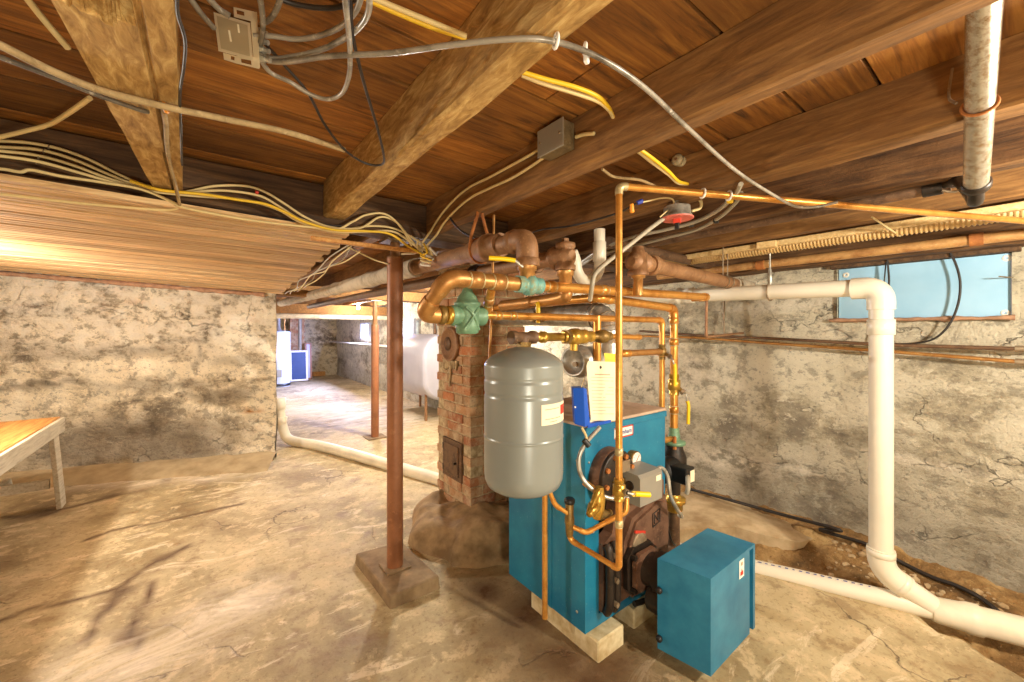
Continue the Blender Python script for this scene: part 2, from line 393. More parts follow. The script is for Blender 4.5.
def dirt_pt(u, w):
    t = (u-2.2)/1.1
    p = V((u, w, 0))
    z = -.075+.17*max(0, t-.42)**1.1*1.6+.05*fbm(p, 2.2, 4, 3)+.026*fbm(p, 9, 5, 3)
    z -= .05*max(0, 1-abs(u-2.62-(.5-w)*.25)/.22)
    z += .075*math.exp(-((w-.6)/.4)**2)*max(0, t-.45)/.55+.012*noise.noise(p*26)
    return V((u, w, z))
struct(MB().grid(dirt_pt, lin(2.2, 3.34, 70), steps((-2.2, -.2, .05), (-.2, 1.6, .014), (1.6, 2.3, .04))).build('dirt_ground', M['dirt']))
# broken slab left standing along the foot of the right wall
sp = [on_z(x, y, .04) for x, y in ((668, 497), (690, 492), (730, 501), (770, 513), (816, 539), (800, 543), (765, 536), (735, 528), (700, 530), (672, 533))]
sl = MB()
c0 = sum(sp, V((0, 0, 0)))/len(sp)
top = [V((p.x, p.y, .05+.02*noise.noise(p*5))) for p in sp]; low = [V((p.x+(c0.x-p.x)*-.04, p.y, -.08)) for p in sp]
mid = [t.lerp(V((c0.x, c0.y, .07)), .35) for t in top]; n = len(sp)
sl.add(top+low+mid+[V((c0.x, c0.y, .075))], [[i, n+i, n+(i+1) % n, (i+1) % n] for i in range(n)]+[[i, (i+1) % n, 2*n+(i+1) % n, 2*n+i] for i in range(n)]+[[2*n+i, 2*n+(i+1) % n, 3*n] for i in range(n)])
o = sl.build('concrete_slab', M['slab']); tag(o, 'pale broken slab of concrete on the dirt along the foot of the right wall', 'slab')
# raised curb at the foot of the left wall
WA, WB = V((.60, 4.945, 0)), V((-2.8, 6.18, 0)); WD = (WB-WA).normalized(); WN = V((-WD.y, WD.x, 0))
if WN.y > 0: WN = -WN          # towards the camera
def wall_left(u, w):
    p = WA+WD*u; p.z = w
    d = .045*fbm(p, 1.8, 1, 3)+.025*fbm(p, 6, 2, 3)
    return p+WN*(d+.05*max(0, .35-w)/.35)
WL = (WB-WA).length
wl = MB().grid(wall_left, lin(0, WL, 110), lin(-.05, 1.98, 64))
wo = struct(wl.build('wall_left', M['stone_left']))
def wpx(px, py):
    u = (px-512)/FPX; k = V((SA+u*CA, CA-u*SA, 0)); a = WA
    den = k.x*WN.x+k.y*WN.y; d = (a.x*WN.x+a.y*WN.y)/den
    return V((k.x*d, k.y*d, EYE+(HY-py)/FPX*d))
DAMP = [((130, 440), 1.0, .26, .8), ((90, 450), .5, .22, .75), ((180, 448), .5, .2, .85), ((40, 310), .42, .08, .6), ((95, 352), .75, .07, .55), ((225, 395), .35, .08, .65), ((15, 345), .4, .07, .55), ((150, 385), .55, .06, .5), ((240, 362), .3, .05, .45), ((200, 480), 1.6, .06, .5)]
DAMP = [(wpx(*c), a, b, s) for c, a, b, s in DAMP]
CRK = [[wpx(*q) for q in ((205, 322), (203, 335), (196, 342), (193, 352), (192, 366))], [wpx(*q) for q in ((214, 305), (213, 320), (215, 334))], [wpx(*q) for q in ((137, 350), (165, 352))], [wpx(*q) for q in ((0, 390), (40, 388), (90, 384))], [wpx(*q) for q in ((232, 295), (226, 305))]]
def sw(p): return ((p-WA).dot(WD), p.z)
DAMPs = [(sw(c), a, b, s) for c, a, b, s in DAMP]; CRKs = [[sw(q) for q in l] for l in CRK]
def damp_left(p):
    q = sw(p); j = .06*noise.noise(p*4)+.04*noise.noise(p*11); q = (q[0]+j*1.5, q[1]+j)
    s = 0
    for c, a, b, k in DAMPs:
        r = sqrt(((q[0]-c[0])/a)**2+((q[1]-c[1])/b)**2); s = max(s, k*max(0, min(1, 1.9-1.5*r)))
    for l in CRKs: s = max(s, .9*line_mask(q, l, .05))
    return s
RST = [sw(wpx(248, 320)), sw(wpx(250, 411)), sw(wpx(135, 302))]
set_attr(wo, 'damp', damp_left)
set_attr(wo, 'rust', lambda p: max(max(0, 1-sqrt(((sw(p)[0]-c[0])/.16)**2+((sw(p)[1]-c[1])/.035)**2)) for c in RST)*1.5)
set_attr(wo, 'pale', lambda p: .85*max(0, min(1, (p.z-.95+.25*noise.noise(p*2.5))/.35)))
we = MB().grid(lambda u, w: V((.60+.02*fbm(V((.6, u, w)), 3, 8, 3), u, w)), lin(4.93, 5.7, 14), lin(-.05, 1.98, 40)); eo = struct(we.build('wall_left_end', M['stone_left']))
for nm in ('damp', 'rust', 'pale'): set_attr(eo, nm, lambda p: .2)
cb = MB()
def curb(u, w):
    p = WA+WD*u; q = [(0, .075), (.08, .075), (.2, .055), (.32, .02), (.46, -.02)][int(w)]
    r = p+WN*(q[0]+.03*noise.noise(V((u*2, w, 2)))); r.z = q[1]+.02*noise.noise(V((u*3, w, 4))); return r
o = cb.grid(curb, lin(-.02, WL, 60), [0, 1, 2, 3, 4]).build('baseboard_left', M['curb']); struct(o)
# right wall with its window opening
XW = 3.2
wy0, wy1 = on_x(1012, 285, XW).y, on_x(838, 285, XW).y
wz0, wz1 = on_x(925, 319, XW).z, 1.745
def wall_right(u, w):
    p = V((XW, u, w)); d = .028*fbm(p, 1.4, 3, 3)+.012*fbm(p, 6, 4, 3)
    near = max(0, min(1, min(abs(u-wy0), abs(u-wy1))/.08))
    return V((XW-d-.06*max(0, .25-w), u, w))
ys = steps((-2.2, wy0, .1))[:-1]+steps((wy0, wy1, .05))+steps((wy1, 4, .08))[1:]+steps((4, 13.2, .2))[1:]
wr = MB()
wr.grid(wall_right, ys, steps((-.2, wz0, .05)))
wr.grid(wall_right, [y for y in ys if y <= wy0+1e-6], steps((wz0, wz1, .05), (wz1, 2.03, .06)))
wr.grid(wall_right, [y for y in ys if y >= wy1-1e-6], steps((wz0, wz1, .05), (wz1, 2.03, .06)))
wr.grid(wall_right, [y for y in ys if wy0-1e-6 <= y <= wy1+1e-6], steps((wz1, 2.03, .06)))
for a, b, c, d in ((wy0, wy0, wz0, wz1), (wy1, wy1, wz0, wz1), (wy0, wy1, wz0, wz0), (wy0, wy1, wz1, wz1)):
    wr.add([(XW-.02, a, c), (XW-.02, b, d), (XW+.12, b, d), (XW+.12, a, c)], [[0, 1, 2, 3]])
wro = struct(wr.build('wall_right', M['stone_right']))
def damp_right(p):
    j = .12*noise.noise(p*2.2)+.06*noise.noise(p*7)
    s = .62*max(0, min(1, (.62+j*1.6-p.z)/.28))*(1 if p.y > -3 else 0)
    s = max(s, .5*max(0, 1-abs(p.z-.62-j)/.12)*max(0, min(1, (p.y-.1)*2)))
    return s*.8
set_attr(wro, 'damp', damp_right)
set_attr(wro, 'rust', lambda p: 0)
PR = [(on_x(735, 460, XW), .4, .09), (on_x(800, 470, XW), .16, .06), (on_x(700, 455, XW), .4, .1), (on_x(930, 465, XW), .25, .02), (on_x(650, 370, XW), .9, .25), (on_x(790, 300, XW), .5, .1)]
set_attr(wro, 'pale', lambda p: max(max(0, min(1, 1.6-1.4*sqrt(((p.y-c.y)/a)**2+((p.z-c.z)/b)**2)-.3*noise.noise(p*6))) for c, a, b in PR)*.85)
# far walls
far = MB().grid(lambda u, w: V((u, 13.05-.06*fbm(V((u, 13, w)), 1.6, 6, 4), w)), lin(.1, 3.3, 40), lin(-.1, 2.03, 26)); f1 = struct(far.build('wall_back', M['stone_far']))
fl2 = MB().grid(lambda u, w: V((.3, u, w)), lin(5.5, 13.2, 30), lin(-.1, 2.03, 10)); f2 = struct(fl2.build('wall_far_left', M['stone_far']))
w3 = MB().bb(-2.95, -2.8, -2.3, 6.4, -.1, 2.05); f3 = struct(w3.build('wall_near_left', M['stone_far']))
w4 = MB().bb(-2.9, 3.4, -2.35, -2.2, -.2, 2.05); f4 = struct(w4.build('wall_front', M['stone_far']))
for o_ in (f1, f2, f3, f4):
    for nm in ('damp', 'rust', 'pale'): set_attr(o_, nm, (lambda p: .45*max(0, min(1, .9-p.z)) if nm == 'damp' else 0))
# ceiling: floor boards of the storey above, seen from below
random.seed(11)
cl = MB(); y = -2.2; rows = []
seams = sorted([on_z(183, v, 2.03).y for v in (47, 83, 121, 148)])
yy = -2.2
while yy < seams[0]-.22: yy2 = yy+random.uniform(.17, .24); rows.append((yy, yy2)); yy = yy2
for s_ in seams: rows.append((yy, s_)); yy = s_
while yy < 13.2: yy2 = yy+random.uniform(.16, .25); rows.append((yy, yy2)); yy = yy2
for a, b in rows:
    xs = [-2.8]+sorted(random.uniform(-2, 3) for _ in range(random.choice((1, 1, 2))))+[3.35]
    for i in range(len(xs)-1):
        dz = random.uniform(-.003, .003)
        cl.bb(xs[i]+.002, xs[i+1]-.002, a+.0042, b-.0042, 2.03+dz, 2.052+dz, .002)
cl.bb(-2.9, 3.4, -2.4, 13.3, 2.055, 2.075)
struct(cl.build('ceiling', M['boards']))
# beaded plank ceiling, nailed under the girder and sagging to the left wall
N1, N2 = V((-.488, 1.874, 1.80)), V((.535, 1.965, 1.80))
def near_e(x): return N1+(N2-N1)*((x-N1.x)/(N2.x-N1.x))
Q2, Q1 = V((.64, 4.93, 1.745)), V((-1.48, 5.63, 1.895))
def far_e(x): q = Q2+(Q1-Q2)*((x-Q2.x)/(Q1.x-Q2.x)); return q
pk = MB(); NP = 34
for i in range(NP):
    t0, t1 = i/NP, (i+1)/NP-.0018
    dz = random.uniform(-.003, .003)
    L = [near_e(-2.8).lerp(far_e(-2.8), t) for t in (t0, t1)]; R = [N2.lerp(Q2, t) for t in (t0, t1)]
    ex = random.uniform(-.02, .02); R = [r+V((ex, 0, 0)) for r in R]
    up = V((0, 0, .018)); dn = V((0, 0, dz))
    w = (L[1]-L[0])
    def pt(e, f): return e[0].lerp(e[1], f)+dn
    prof = [(0, .009), (.05, 0), (.43, 0), (.47, .009), (.53, .009), (.57, 0), (.95, 0), (1, .009)]
    segs = 8; vs = []
    for s_ in range(segs+1):
        for f, h in prof:
            a, b = pt(L, f), pt(R, f); p = a.lerp(b, s_/segs); p.z += h+.004*noise.noise(V((p.x*2, p.y*2, 0))); vs.append(p)
        for f in (1, 0):
            a, b = pt(L, f), pt(R, f); vs.append(a.lerp(b, s_/segs)+up)
    m = len(prof)+2
    fs = [[s_*m+k, (s_+1)*m+k, (s_+1)*m+(k+1) % m, s_*m+(k+1) % m] for s_ in range(segs) for k in range(m)]
    fs += [list(range(m)), [segs*m+k for k in range(m)][::-1]]
    pk.add(vs, fs)
struct(pk.build('ceiling_planks', M['planks']))

# ------------------------------------------------------------------ timbers
def timber(name, label, mat, prof_fn, axis, a, b, step, group, amp=.006, seed=0, cat='beam'):
    """prof_fn(t) gives the closed cross-section (list of (across, z)) at distance t along the axis"""
    mb = MB(); ts = lin(a, b, max(2, int((b-a)/step)+1)); vs = []
    for t in ts:
        for q in prof_fn(t):
            p = V((q[0], t, q[1])) if axis == 1 else V((t, q[0], q[1]))
            k = V((noise.noise(p*5+V((seed, 0, 0))), noise.noise(p*5+V((0, seed+9, 0))), noise.noise(p*5+V((4, 0, seed)))))*amp
            if q[1] > 2.02: k.z = 0
            vs.append(p+k)
    m = len(prof_fn(a)); n = len(ts)
    fs = [[i*m+k, (i+1)*m+k, (i+1)*m+(k+1) % m, i*m+(k+1) % m] for i in range(n-1) for k in range(m)]
    fs += [list(range(m)), [(n-1)*m+k for k in range(m)][::-1]]
    mb.add(vs, fs)
    o = mb.build(name, mat); return tag(o, label, cat, group)
def rect(x0, x1, z0, z1, c=.008):
    r = [(x0, z1), (x0, (z0+z1)/2), (x0, z0+c), (x0+c, z0), ((x0+x1)/2, z0), (x1-c, z0), (x1, z0+c), (x1, (z0+z1)/2), (x1, z1)]
    return lambda t: r
G1 = 'joists over the boiler'
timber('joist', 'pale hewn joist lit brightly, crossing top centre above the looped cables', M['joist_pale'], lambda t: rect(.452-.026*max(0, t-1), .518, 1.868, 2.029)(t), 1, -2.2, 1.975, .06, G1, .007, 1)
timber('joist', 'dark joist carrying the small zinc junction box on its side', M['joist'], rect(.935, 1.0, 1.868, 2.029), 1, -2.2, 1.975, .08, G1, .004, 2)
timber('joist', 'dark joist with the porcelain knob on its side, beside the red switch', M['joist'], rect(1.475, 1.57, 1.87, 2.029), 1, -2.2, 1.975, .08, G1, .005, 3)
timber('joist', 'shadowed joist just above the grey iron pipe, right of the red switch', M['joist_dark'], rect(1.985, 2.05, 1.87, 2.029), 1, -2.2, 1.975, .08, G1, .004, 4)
timber('joist', 'joist between the grey iron pipe and the ribbed tan conduit', M['joist'], rect(2.46, 2.535, 1.866, 2.029), 1, -2.2, 1.975, .08, G1, .004, 5)
def left_prof(t):
    f = max(0, min(1, (t-.9)/1.0)); x0, x1 = -.195+.04*f, -.04-.03*f
    if t < .9: x0, x1 = -.195, -.04
    n = 24; out = [(x0, 2.029), (x0, 1.9)]
    nv = (t-.89)/.075
    for i in range(n+1):
        x = x0+(x1-x0)*i/n; z = 1.868
        fx = i/n
        edge = .955-.05*fx+.012*sin(fx*19)+.01*noise.noise(V((fx*9, 0, 0)))
        if .12 < fx < .66 and t < edge-.02*(fx < .2): z += .125*min(1, (edge-t)/.02)-.02*(abs(fx-.45) < .05)
        if abs(fx-(.66+.10*sin(t*2.2)*.4+.06*(t-.9))) < .022: z += .012
        out.append((x, z))
    out += [(x1, 1.9), (x1, 2.029)]
    return out
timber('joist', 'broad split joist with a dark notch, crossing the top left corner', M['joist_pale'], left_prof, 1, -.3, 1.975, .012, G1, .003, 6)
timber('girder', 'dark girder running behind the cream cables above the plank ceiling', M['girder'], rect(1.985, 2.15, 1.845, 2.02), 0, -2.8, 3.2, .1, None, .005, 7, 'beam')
GF = 'joists of the far room'
for i, x in enumerate((.72, 1.2, 1.72, 2.24, 2.76)):
    timber('joist', ['joist nearest the plank ceiling edge, behind the near post', 'second far joist from the plank ceiling, above the wrapped pipe', 'far joist above the bare bulb near the brick chimney', 'far joist above the second bare bulb', 'far joist nearest the windows of the far room'][i], M['joist'], rect(x, x+.075, 1.87, 2.029), 1, 2.15, 13.0, .3, GF, .004, 20+i)
timber('girder', 'far girder carried by the farther red-brown post', M['joist'], rect(5.02, 5.2, 1.74, 1.862), 0, .3, 3.2, .2, None, .004, 30)
timber('girder', 'lowest far beam crossing above the shelf and water heater', M['joist'], rect(8.4, 8.58, 1.68, 1.86), 0, .3, 3.2, .2, None, .004, 31)
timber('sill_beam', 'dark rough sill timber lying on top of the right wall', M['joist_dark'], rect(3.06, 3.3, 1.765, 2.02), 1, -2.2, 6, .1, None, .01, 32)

# ------------------------------------------------------------------ camera and light
cam = bpy.data.cameras.new('camera'); cam.sensor_width = 36; cam.lens = FPX/1024*36; cam.shift_y = -(341-HY)/1024; cam.clip_start = .02
co = bpy.data.objects.new('camera', cam); COL.objects.link(co); co.location = (0, 0, EYE); co.rotation_euler = (pi/2, 0, -YAW); SC.camera = co
def lamp(name, p, w, c, r=.05):
    l = bpy.data.lights.new(name, 'POINT'); l.energy = w; l.color = c; l.shadow_soft_size = r
    o = bpy.data.objects.new(name, l); COL.objects.link(o); o.location = V(p); return o
WARM, NEUT = (1, .91, .75), (1, .94, .84)
lamp('far_room_lamp', (2.04, 4.16, 1.80), 160, NEUT, .05)
lamp('far_end_lamp', (2.32, 7.9, 1.745), 62, (1, .9, .8), .05)
lamp('far_left_fill', (.7, 8.6, 1.5), 20, (1, .93, .82), .06)  # added fill light, hidden behind the left wall end, brightens the far room
lamp('left_lamp', (-1.35, 3.4, 1.58), 68, NEUT, .06)
lamp('near_lamp', (1.75, -.85, 1.62), 98, WARM, .07)
lamp('camera_side_fill', (.1, -.6, .75), 36, WARM, .12)  # unseen fill added low behind the camera to lift the ceiling
for i, (y0, y1) in enumerate(((7.15, 7.85), (9.75, 10.35))):
    e_w = (12, 120)[i]
    l = bpy.data.lights.new('window_daylight', 'AREA'); l.shape = 'RECTANGLE'; l.size = .3; l.size_y = .55; l.energy = e_w; l.color = (.40, .48, 1)
    o = bpy.data.objects.new('window_daylight', l); COL.objects.link(o); o.location = (3.05, (y0+y1)/2, 1.42); o.rotation_euler = (0, radians(68), 0)
w = bpy.data.worlds.new('world'); SC.world = w; w.use_nodes = True
w.node_tree.nodes['Background'].inputs[0].default_value = (.5, .45, .4, 1); w.node_tree.nodes['Background'].inputs[1].default_value = .3
SC.view_settings.view_transform = 'Standard'; SC.view_settings.look = 'None'; SC.view_settings.gamma = 1; SC.view_settings.use_curve_mapping = False
SC.view_settings.exposure = .95
SC.cycles.use_denoising = True
SC.cycles.max_bounces = 10; SC.cycles.diffuse_bounces = 6
SC.cycles.sample_clamp_indirect = 6

# ------------------------------------------------------------------ posts, pads, chimney
def post(base, top_z, r, label, group, jack=.11, plate=.09):
    t = thing('steel_post', label, 'post', base, group); b = V(base); z0 = b.z
    MB().cyl(b+V((0, 0, .008)), V((b.x, b.y, top_z-jack)), r, None, 24).build('tube', M['post'], t)
    MB().box((b.x, b.y, z0+.004), (plate*2, plate*2, .008)).build('base_plate', M['padconc'], t)
    m = MB().lathe((b.x, b.y, top_z-jack), (0, 0, 1), [(0, r*1.0), (.012, r*1.0), (.014, r*.62), (jack-.012, r*.6)], 20)
    m.build('jack_screw', M['rust'], t)
    MB().box((b.x, b.y, top_z-.006), (.13, .13, .01)).build('cap_plate', M['steel'], t)
    return t
pb = on_z(395, 566, .06)
PADP = [on_z(x, y, .06) for x, y in ((355.5, 553), (390.3, 596.5), (439.5, 575.5), (401.4, 540.6))]
mb = MB(); pcen = sum(PADP, V((0, 0, 0)))/4
loT = [p.copy() for p in PADP]; loB = [V((p.x+(p.x-pcen.x)*.04, p.y+(p.y-pcen.y)*.04, -.02)) for p in PADP]
b = bmesh.new(); vs = [b.verts.new(p) for p in loB+loT]
for f in ([3, 2, 1, 0], [4, 5, 6, 7], [0, 1, 5, 4], [1, 2, 6, 5], [2, 3, 7, 6], [3, 0, 4, 7]): b.faces.new([vs[i] for i in f])
bmesh.ops.recalc_face_normals(b, faces=b.faces[:])
bmesh.ops.bevel(b, geom=b.edges[:], offset=.012, segments=2, affect='EDGES', profile=.5)
for q in b.verts: q.co += V((noise.noise(q.co*9), noise.noise(q.co*9+V((3, 0, 0))), noise.noise(q.co*9+V((0, 5, 0)))))*.002*(1 if q.co.z > 0 else 0)
mb.bm(b); o = mb.build('concrete_pad', M['padconc']); tag(o, 'square raised concrete pad under the nearer red-brown post', 'concrete pad')
post((pb.x, pb.y, .06), 1.845, .043, 'nearer red-brown steel post standing on the square concrete pad', 'steel posts', .10, .066)
p2 = on_z(375, 437, 0)
post((p2.x, p2.y, .0), 1.74, .048, 'farther red-brown steel post standing directly on the floor', 'steel posts', .32, .12)

# chimney of separate bricks in one body
cx0, cx1, cy0, cy1 = 1.40, 1.87, 2.29, 2.77
ch = thing('brick_chimney', 'old brick chimney on a stone footing, behind the grey tank', 'chimney', ((cx0+cx1)/2, (cy0+cy1)/2, .05))
mort = MB(); mort.bb(cx0+.008, cx1-.008, cy0+.008, cy1-.008, .02, 2.028); mort.build('mortar_core', M['mortar'], ch)
bk = MB(); ch_h, bl, bw, jt = .058, .198, .095, .010
z = .03; row = 0; random.seed(5)
def brick(x0, x1, y0, y1, z0, z1):
    j = lambda: random.uniform(-.003, .003)
    bk.bb(x0+j(), x1+j(), y0+j(), y1+j(), z0, z1, .004)
while z < 2.0:
    o_ = 0 if row % 2 else .1
    x = cx0+bw+jt if row % 2 else cx0
    end = cx1 if row % 2 else cx1-bw-jt
    for side in (0, 1):
        y0, y1 = (cy0, cy0+bw) if side == 0 else (cy1-bw, cy1)
        a = x
        while a < end-.03:
            e = min(a+(bl if a > x or row % 3 else bl*.55), end)
            if end-e < .04: e = end
            brick(a, e, y0, y1, z, z+ch_h); a = e+jt
    yb = cy0 if row % 2 else cy0+bw+jt; ye = cy1-bw-jt if row % 2 else cy1
    for side in (0, 1):
        x0, x1 = (cx0, cx0+bw) if side == 0 else (cx1-bw, cx1)
        a = yb
        while a < ye-.03:
            e = min(a+(bl if a > yb or row % 3 else bl*.55), ye)
            if ye-e < .04: e = ye
            if not (side == 0 and .33 < z < .56 and a < 2.68 and e > 2.38): brick(x0, x1, a, e, z, z+ch_h)
            a = e+jt
    z += ch_h+jt; row += 1
bk.build('brickwork', M['brick'], ch)
# clean-out door on the left face
d0, d1 = on_x(460, 490, cx0), on_x(441, 446, cx0)
dy0, dy1 = 2.39, 2.66
dz0, dz1 = .30, .575
df = MB(); df.bb(cx0-.012, cx0+.01, dy0, dy1, dz0, dz1, .003); df.build('door_frame', M['darkpipe'], ch)
dd = MB(); dd.bb(cx0-.024, cx0-.006, dy0+.03, dy1-.03, dz0+.03, dz1-.03, .006); dp = dd.build('cleanout_door', M['darkpipe'], ch)
MB().cyl((cx0-.022, dy0+.05, dz0+.13), (cx0-.045, dy0+.05, dz0+.13), .008).build('door_knob', M['blackiron'], dp)
for zz in (dz0+.06, dz1-.06): MB().cyl((cx0-.016, dy1-.02, zz-.02), (cx0-.016, dy1-.02, zz+.02), .007).build('hinge', M['blackiron'], dp)
# round flue thimble cover on the left face
fc = on_x(451, 344, cx0)
th = MB().lathe(fc+V((.01, 0, 0)), (-1, 0, 0), [(0, .125), (.03, .125), (.034, .118), (.03, .108), (.012, .10), (.010, 0)], 28); th.build('flue_cover', M['rust'], ch)
MB().lathe(fc+V((-.003, .045, 0)), (-1, 0, 0), [(0, .05), (.004, .05), (.005, .0)], 20).build('cover_knob', M['darkpipe'], ch)
mo = MB()
for s_ in range(7): mo.tube([fc+V((-.004, -.1+s_*.03, -.11-.01*random.random())), fc+V((-.012, -.09+s_*.03, -.17-.02*random.random()-(.12 if s_ == 3 else 0)))], lambda t: .018*(1-.6*t), 6, 0)
mo.build('mortar_drip', M['mortar'], ch)
# stone footing
ft = MB(); c0 = V((1.52, 2.35, 0))
def footing(u, w):
    a = u; r = w
    rx = .50+.07*noise.noise(V((cos(a)*1.5, sin(a)*1.5, 2)))+.05*noise.noise(V((cos(a)*4, sin(a)*4, 5)))
    ry = .50+.06*noise.noise(V((cos(a)*2, sin(a)*2, 9)))
    if -2.6 < a-2*pi < -1.4 or 3.6 < a < 4.9: pass
    p = V((c0.x+rx*r*cos(a), c0.y+ry*r*sin(a), 0))
    h = .15*max(0, 1-r**4)**.6+.03*max(0,1-abs(r-.75)/.2)+.055*fbm(V((p.x, p.y, 0)), 3.2, 3, 3)*(r < .99)+.015*noise.noise(p*14)
    p.z = h-.03*(r > .98)
    return p
o = ft.grid(footing, lin(0, 2*pi, 72), lin(.02, 1, 26)).build('stone_footing', M['mound']); tag(o, 'lumpy stone and mortar mound that the brick chimney rises from', 'footing')

# ------------------------------------------------------------------ boiler
BX0, BX1, BY0, BY1, BZ0, BZ1 = 1.25, 1.84, 1.135, 1.66, .09, .962
bo = thing('boiler', 'blue oil-fired boiler on concrete blocks with brown iron front', 'boiler', ((BX0+BX1)/2, (BY0+BY1)/2, BZ0))
jk = MB(); s_ = .012
ox0, ox1, oz0, oz1 = 1.335, 1.80, .14, .62        # opening in the front
jk.bb(BX0, BX0+s_, BY0+s_, BY1-s_, BZ0, BZ1-.012)
jk.bb(BX1-s_, BX1, BY0+s_, BY1-s_, BZ0, BZ1-.012); jk.bb(BX0, BX1, BY1-s_, BY1, BZ0, BZ1-.012)
jk.bb(BX0, ox0, BY0, BY0+s_, BZ0, BZ1-.012); jk.bb(ox1, BX1, BY0, BY0+s_, BZ0, BZ1-.012)
jk.bb(ox0, ox1, BY0, BY0+s_, oz1, BZ1-.012); jk.bb(ox0, ox1, BY0, BY0+s_, BZ0, oz0)
jk.build('jacket', M['jacket'], bo)
MB().bb(BX0-.006, BX1+.006, BY0-.004, BY1+.004, BZ1-.014, BZ1, .003).build('top_panel', M['dusty_top'], bo, 'dusty pinkish top panel')
MB().bb(BX0-.002, BX1+.004, BY0-.008, BY0+.001, BZ1-.042, BZ1-.014, .002).build('front_lip', M['jacket'], bo)
seam = MB(); seam.bb(BX0-.004, BX0+.001, 1.335, 1.355, BZ0, BZ1-.02, .001); seam.build('panel_seam', M['jacket'], bo)
for (yy, zz) in ((1.18, .16), (1.585, .78), (1.18, .80)):
    MB().lathe((BX0, yy, zz), (-1, 0, 0), [(0, .006), (.003, .006), (.005, .002)], 10).build('screw', M['galv'], bo)
for (xx, zz) in ((1.272, .80), (1.30, .50), (1.48, .72)):
    MB().lathe((xx, BY0, zz), (0, -1, 0), [(0, .005), (.003, .005), (.005, .002)], 10).build('screw', M['galv'], bo)
MB().bb(BX0+.03, BX1-.03, BY0+.06, BY1-.03, BZ0+.03, BZ1-.06).build('boiler_block', M['blackiron'], bo)
# cast sections and the swing door with the burner flange
ci = MB(); ci.prism([(ox0+.004, oz0+.01), (ox1-.004, oz0+.01), (ox1-.004, oz1-.004), (1.43, oz1-.004), (1.40, .47), (ox0+.004, .44)], (0, BY0-.02, 0), (1, 0, 0), (0, 0, 1), -.05); ci.build('iron_front', M['castiron'], bo)
rb = MB()
for x in (1.348, 1.392): rb.tube([(x, BY0-.03, .44), (x, BY0-.045, .42), (x, BY0-.05, .33), (x, BY0-.048, .2), (x, BY0-.03, .155)], .019, 10, 4)
rb.build('section_flange', M['blackiron'], bo)
for zz in (.40, .30, .2): MB().hexn((1.37, BY0-.05, zz), (1.37, BY0-.075, zz), .011).build('flange_nut', M['steel'], bo)
door = MB()
poly = [(1.44, .25), (1.50, .17), (1.70, .155), (1.785, .22), (1.79, .43), (1.765, .56), (1.71, .575), (1.50, .52), (1.44, .43)]
door.prism([(p[0], p[1]) for p in poly], (0, BY0-.02, 0), (1, 0, 0), (0, 0, 1), .03)
do = door.build('swing_door', M['castiron'], bo, 'brown cast iron swing door')
rd = MB(); inner = [((p[0]-1.62)*.86+1.62, (p[1]-.38)*.86+.38) for p in poly]; rd.prism(inner, (0, BY0-.05, 0), (1, 0, 0), (0, 0, 1), .012); rd.build('raised_panel', M['castiron'], do)
em = MB(); ex, ez, ey = 1.665, .475, BY0-.064
for q in ([(-.028, -.03), (-.028, .03), (.028, .042), (.028, -.018), (-.028, -.03)], [(-.014, -.018), (-.014, .024), (.014, -.010), (.014, .03)]):
    em.tube([(ex+a, ey, ez+b) for a, b in q], .0032, 6, 0)
em.build('cast_emblem', M['blackiron'], do)
MB().lathe((1.535, BY0-.058, .405), (0, -1, 0), [(0, .05), (.008, .05), (.012, .044), (.012, 0)], 24).build('peep_cover', M['steel'], do)
for a, b in (((1.495, .47), (1.575, .44)), ((1.49, .33), (1.57, .335))):
    MB().box(((a[0]+b[0])/2, BY0-.066, (a[1]+b[1])/2), (.08, .006, .011), Matrix.Rotation(.3, 4, 'Y')).build('red_paint_mark', M['redmark'], do)
fx, fz = 1.53, .305
ch8 = lambda h, c: [(-h, -h+c), (-h+c, -h), (h-c, -h), (h, -h+c), (h, h-c), (h-c, h), (-h+c, h), (-h, h-c)]
fg = MB(); fg.prism([(fx+a, fz+b) for a, b in ch8(.10, .035)], (0, BY0-.055, 0), (1, 0, 0), (0, 0, 1), .022); fg.build('burner_flange', M['blackiron'], bo)
fg = MB(); fg.prism([(fx+.005+a, fz+b) for a, b in ch8(.082, .03)], (0, BY0-.085, 0), (1, 0, 0), (0, 0, 1), .02); fg.build('burner_flange', M['castiron'], bo)
for a, b in ((-.07, .07), (.07, .07), (.07, -.07), (-.07, -.07)): MB().hexn((fx+a, BY0-.077, fz+b), (fx+a, BY0-.1, fz+b), .012).build('flange_bolt', M['blackiron'], bo)
MB().lathe((fx+.02, BY0-.085, fz), (.3, -1, -.05), [(0, .072), (.04, .07), (.05, .085), (.17, .085)], 24).build('burner_tube', M['blackiron'], bo)
MB().lathe((fx+.03, BY0-.12, .2), (0, -1, 0), [(0, .07), (.08, .07)], 20).build('burner_motor', M['blackiron'], bo)
MB().tube([(1.50, BY0-.06, .145), (1.62, BY0-.075, .14), (1.75, BY0-.06, .20)], .012, 8, 6).build('lower_rim', M['blackiron'], bo)
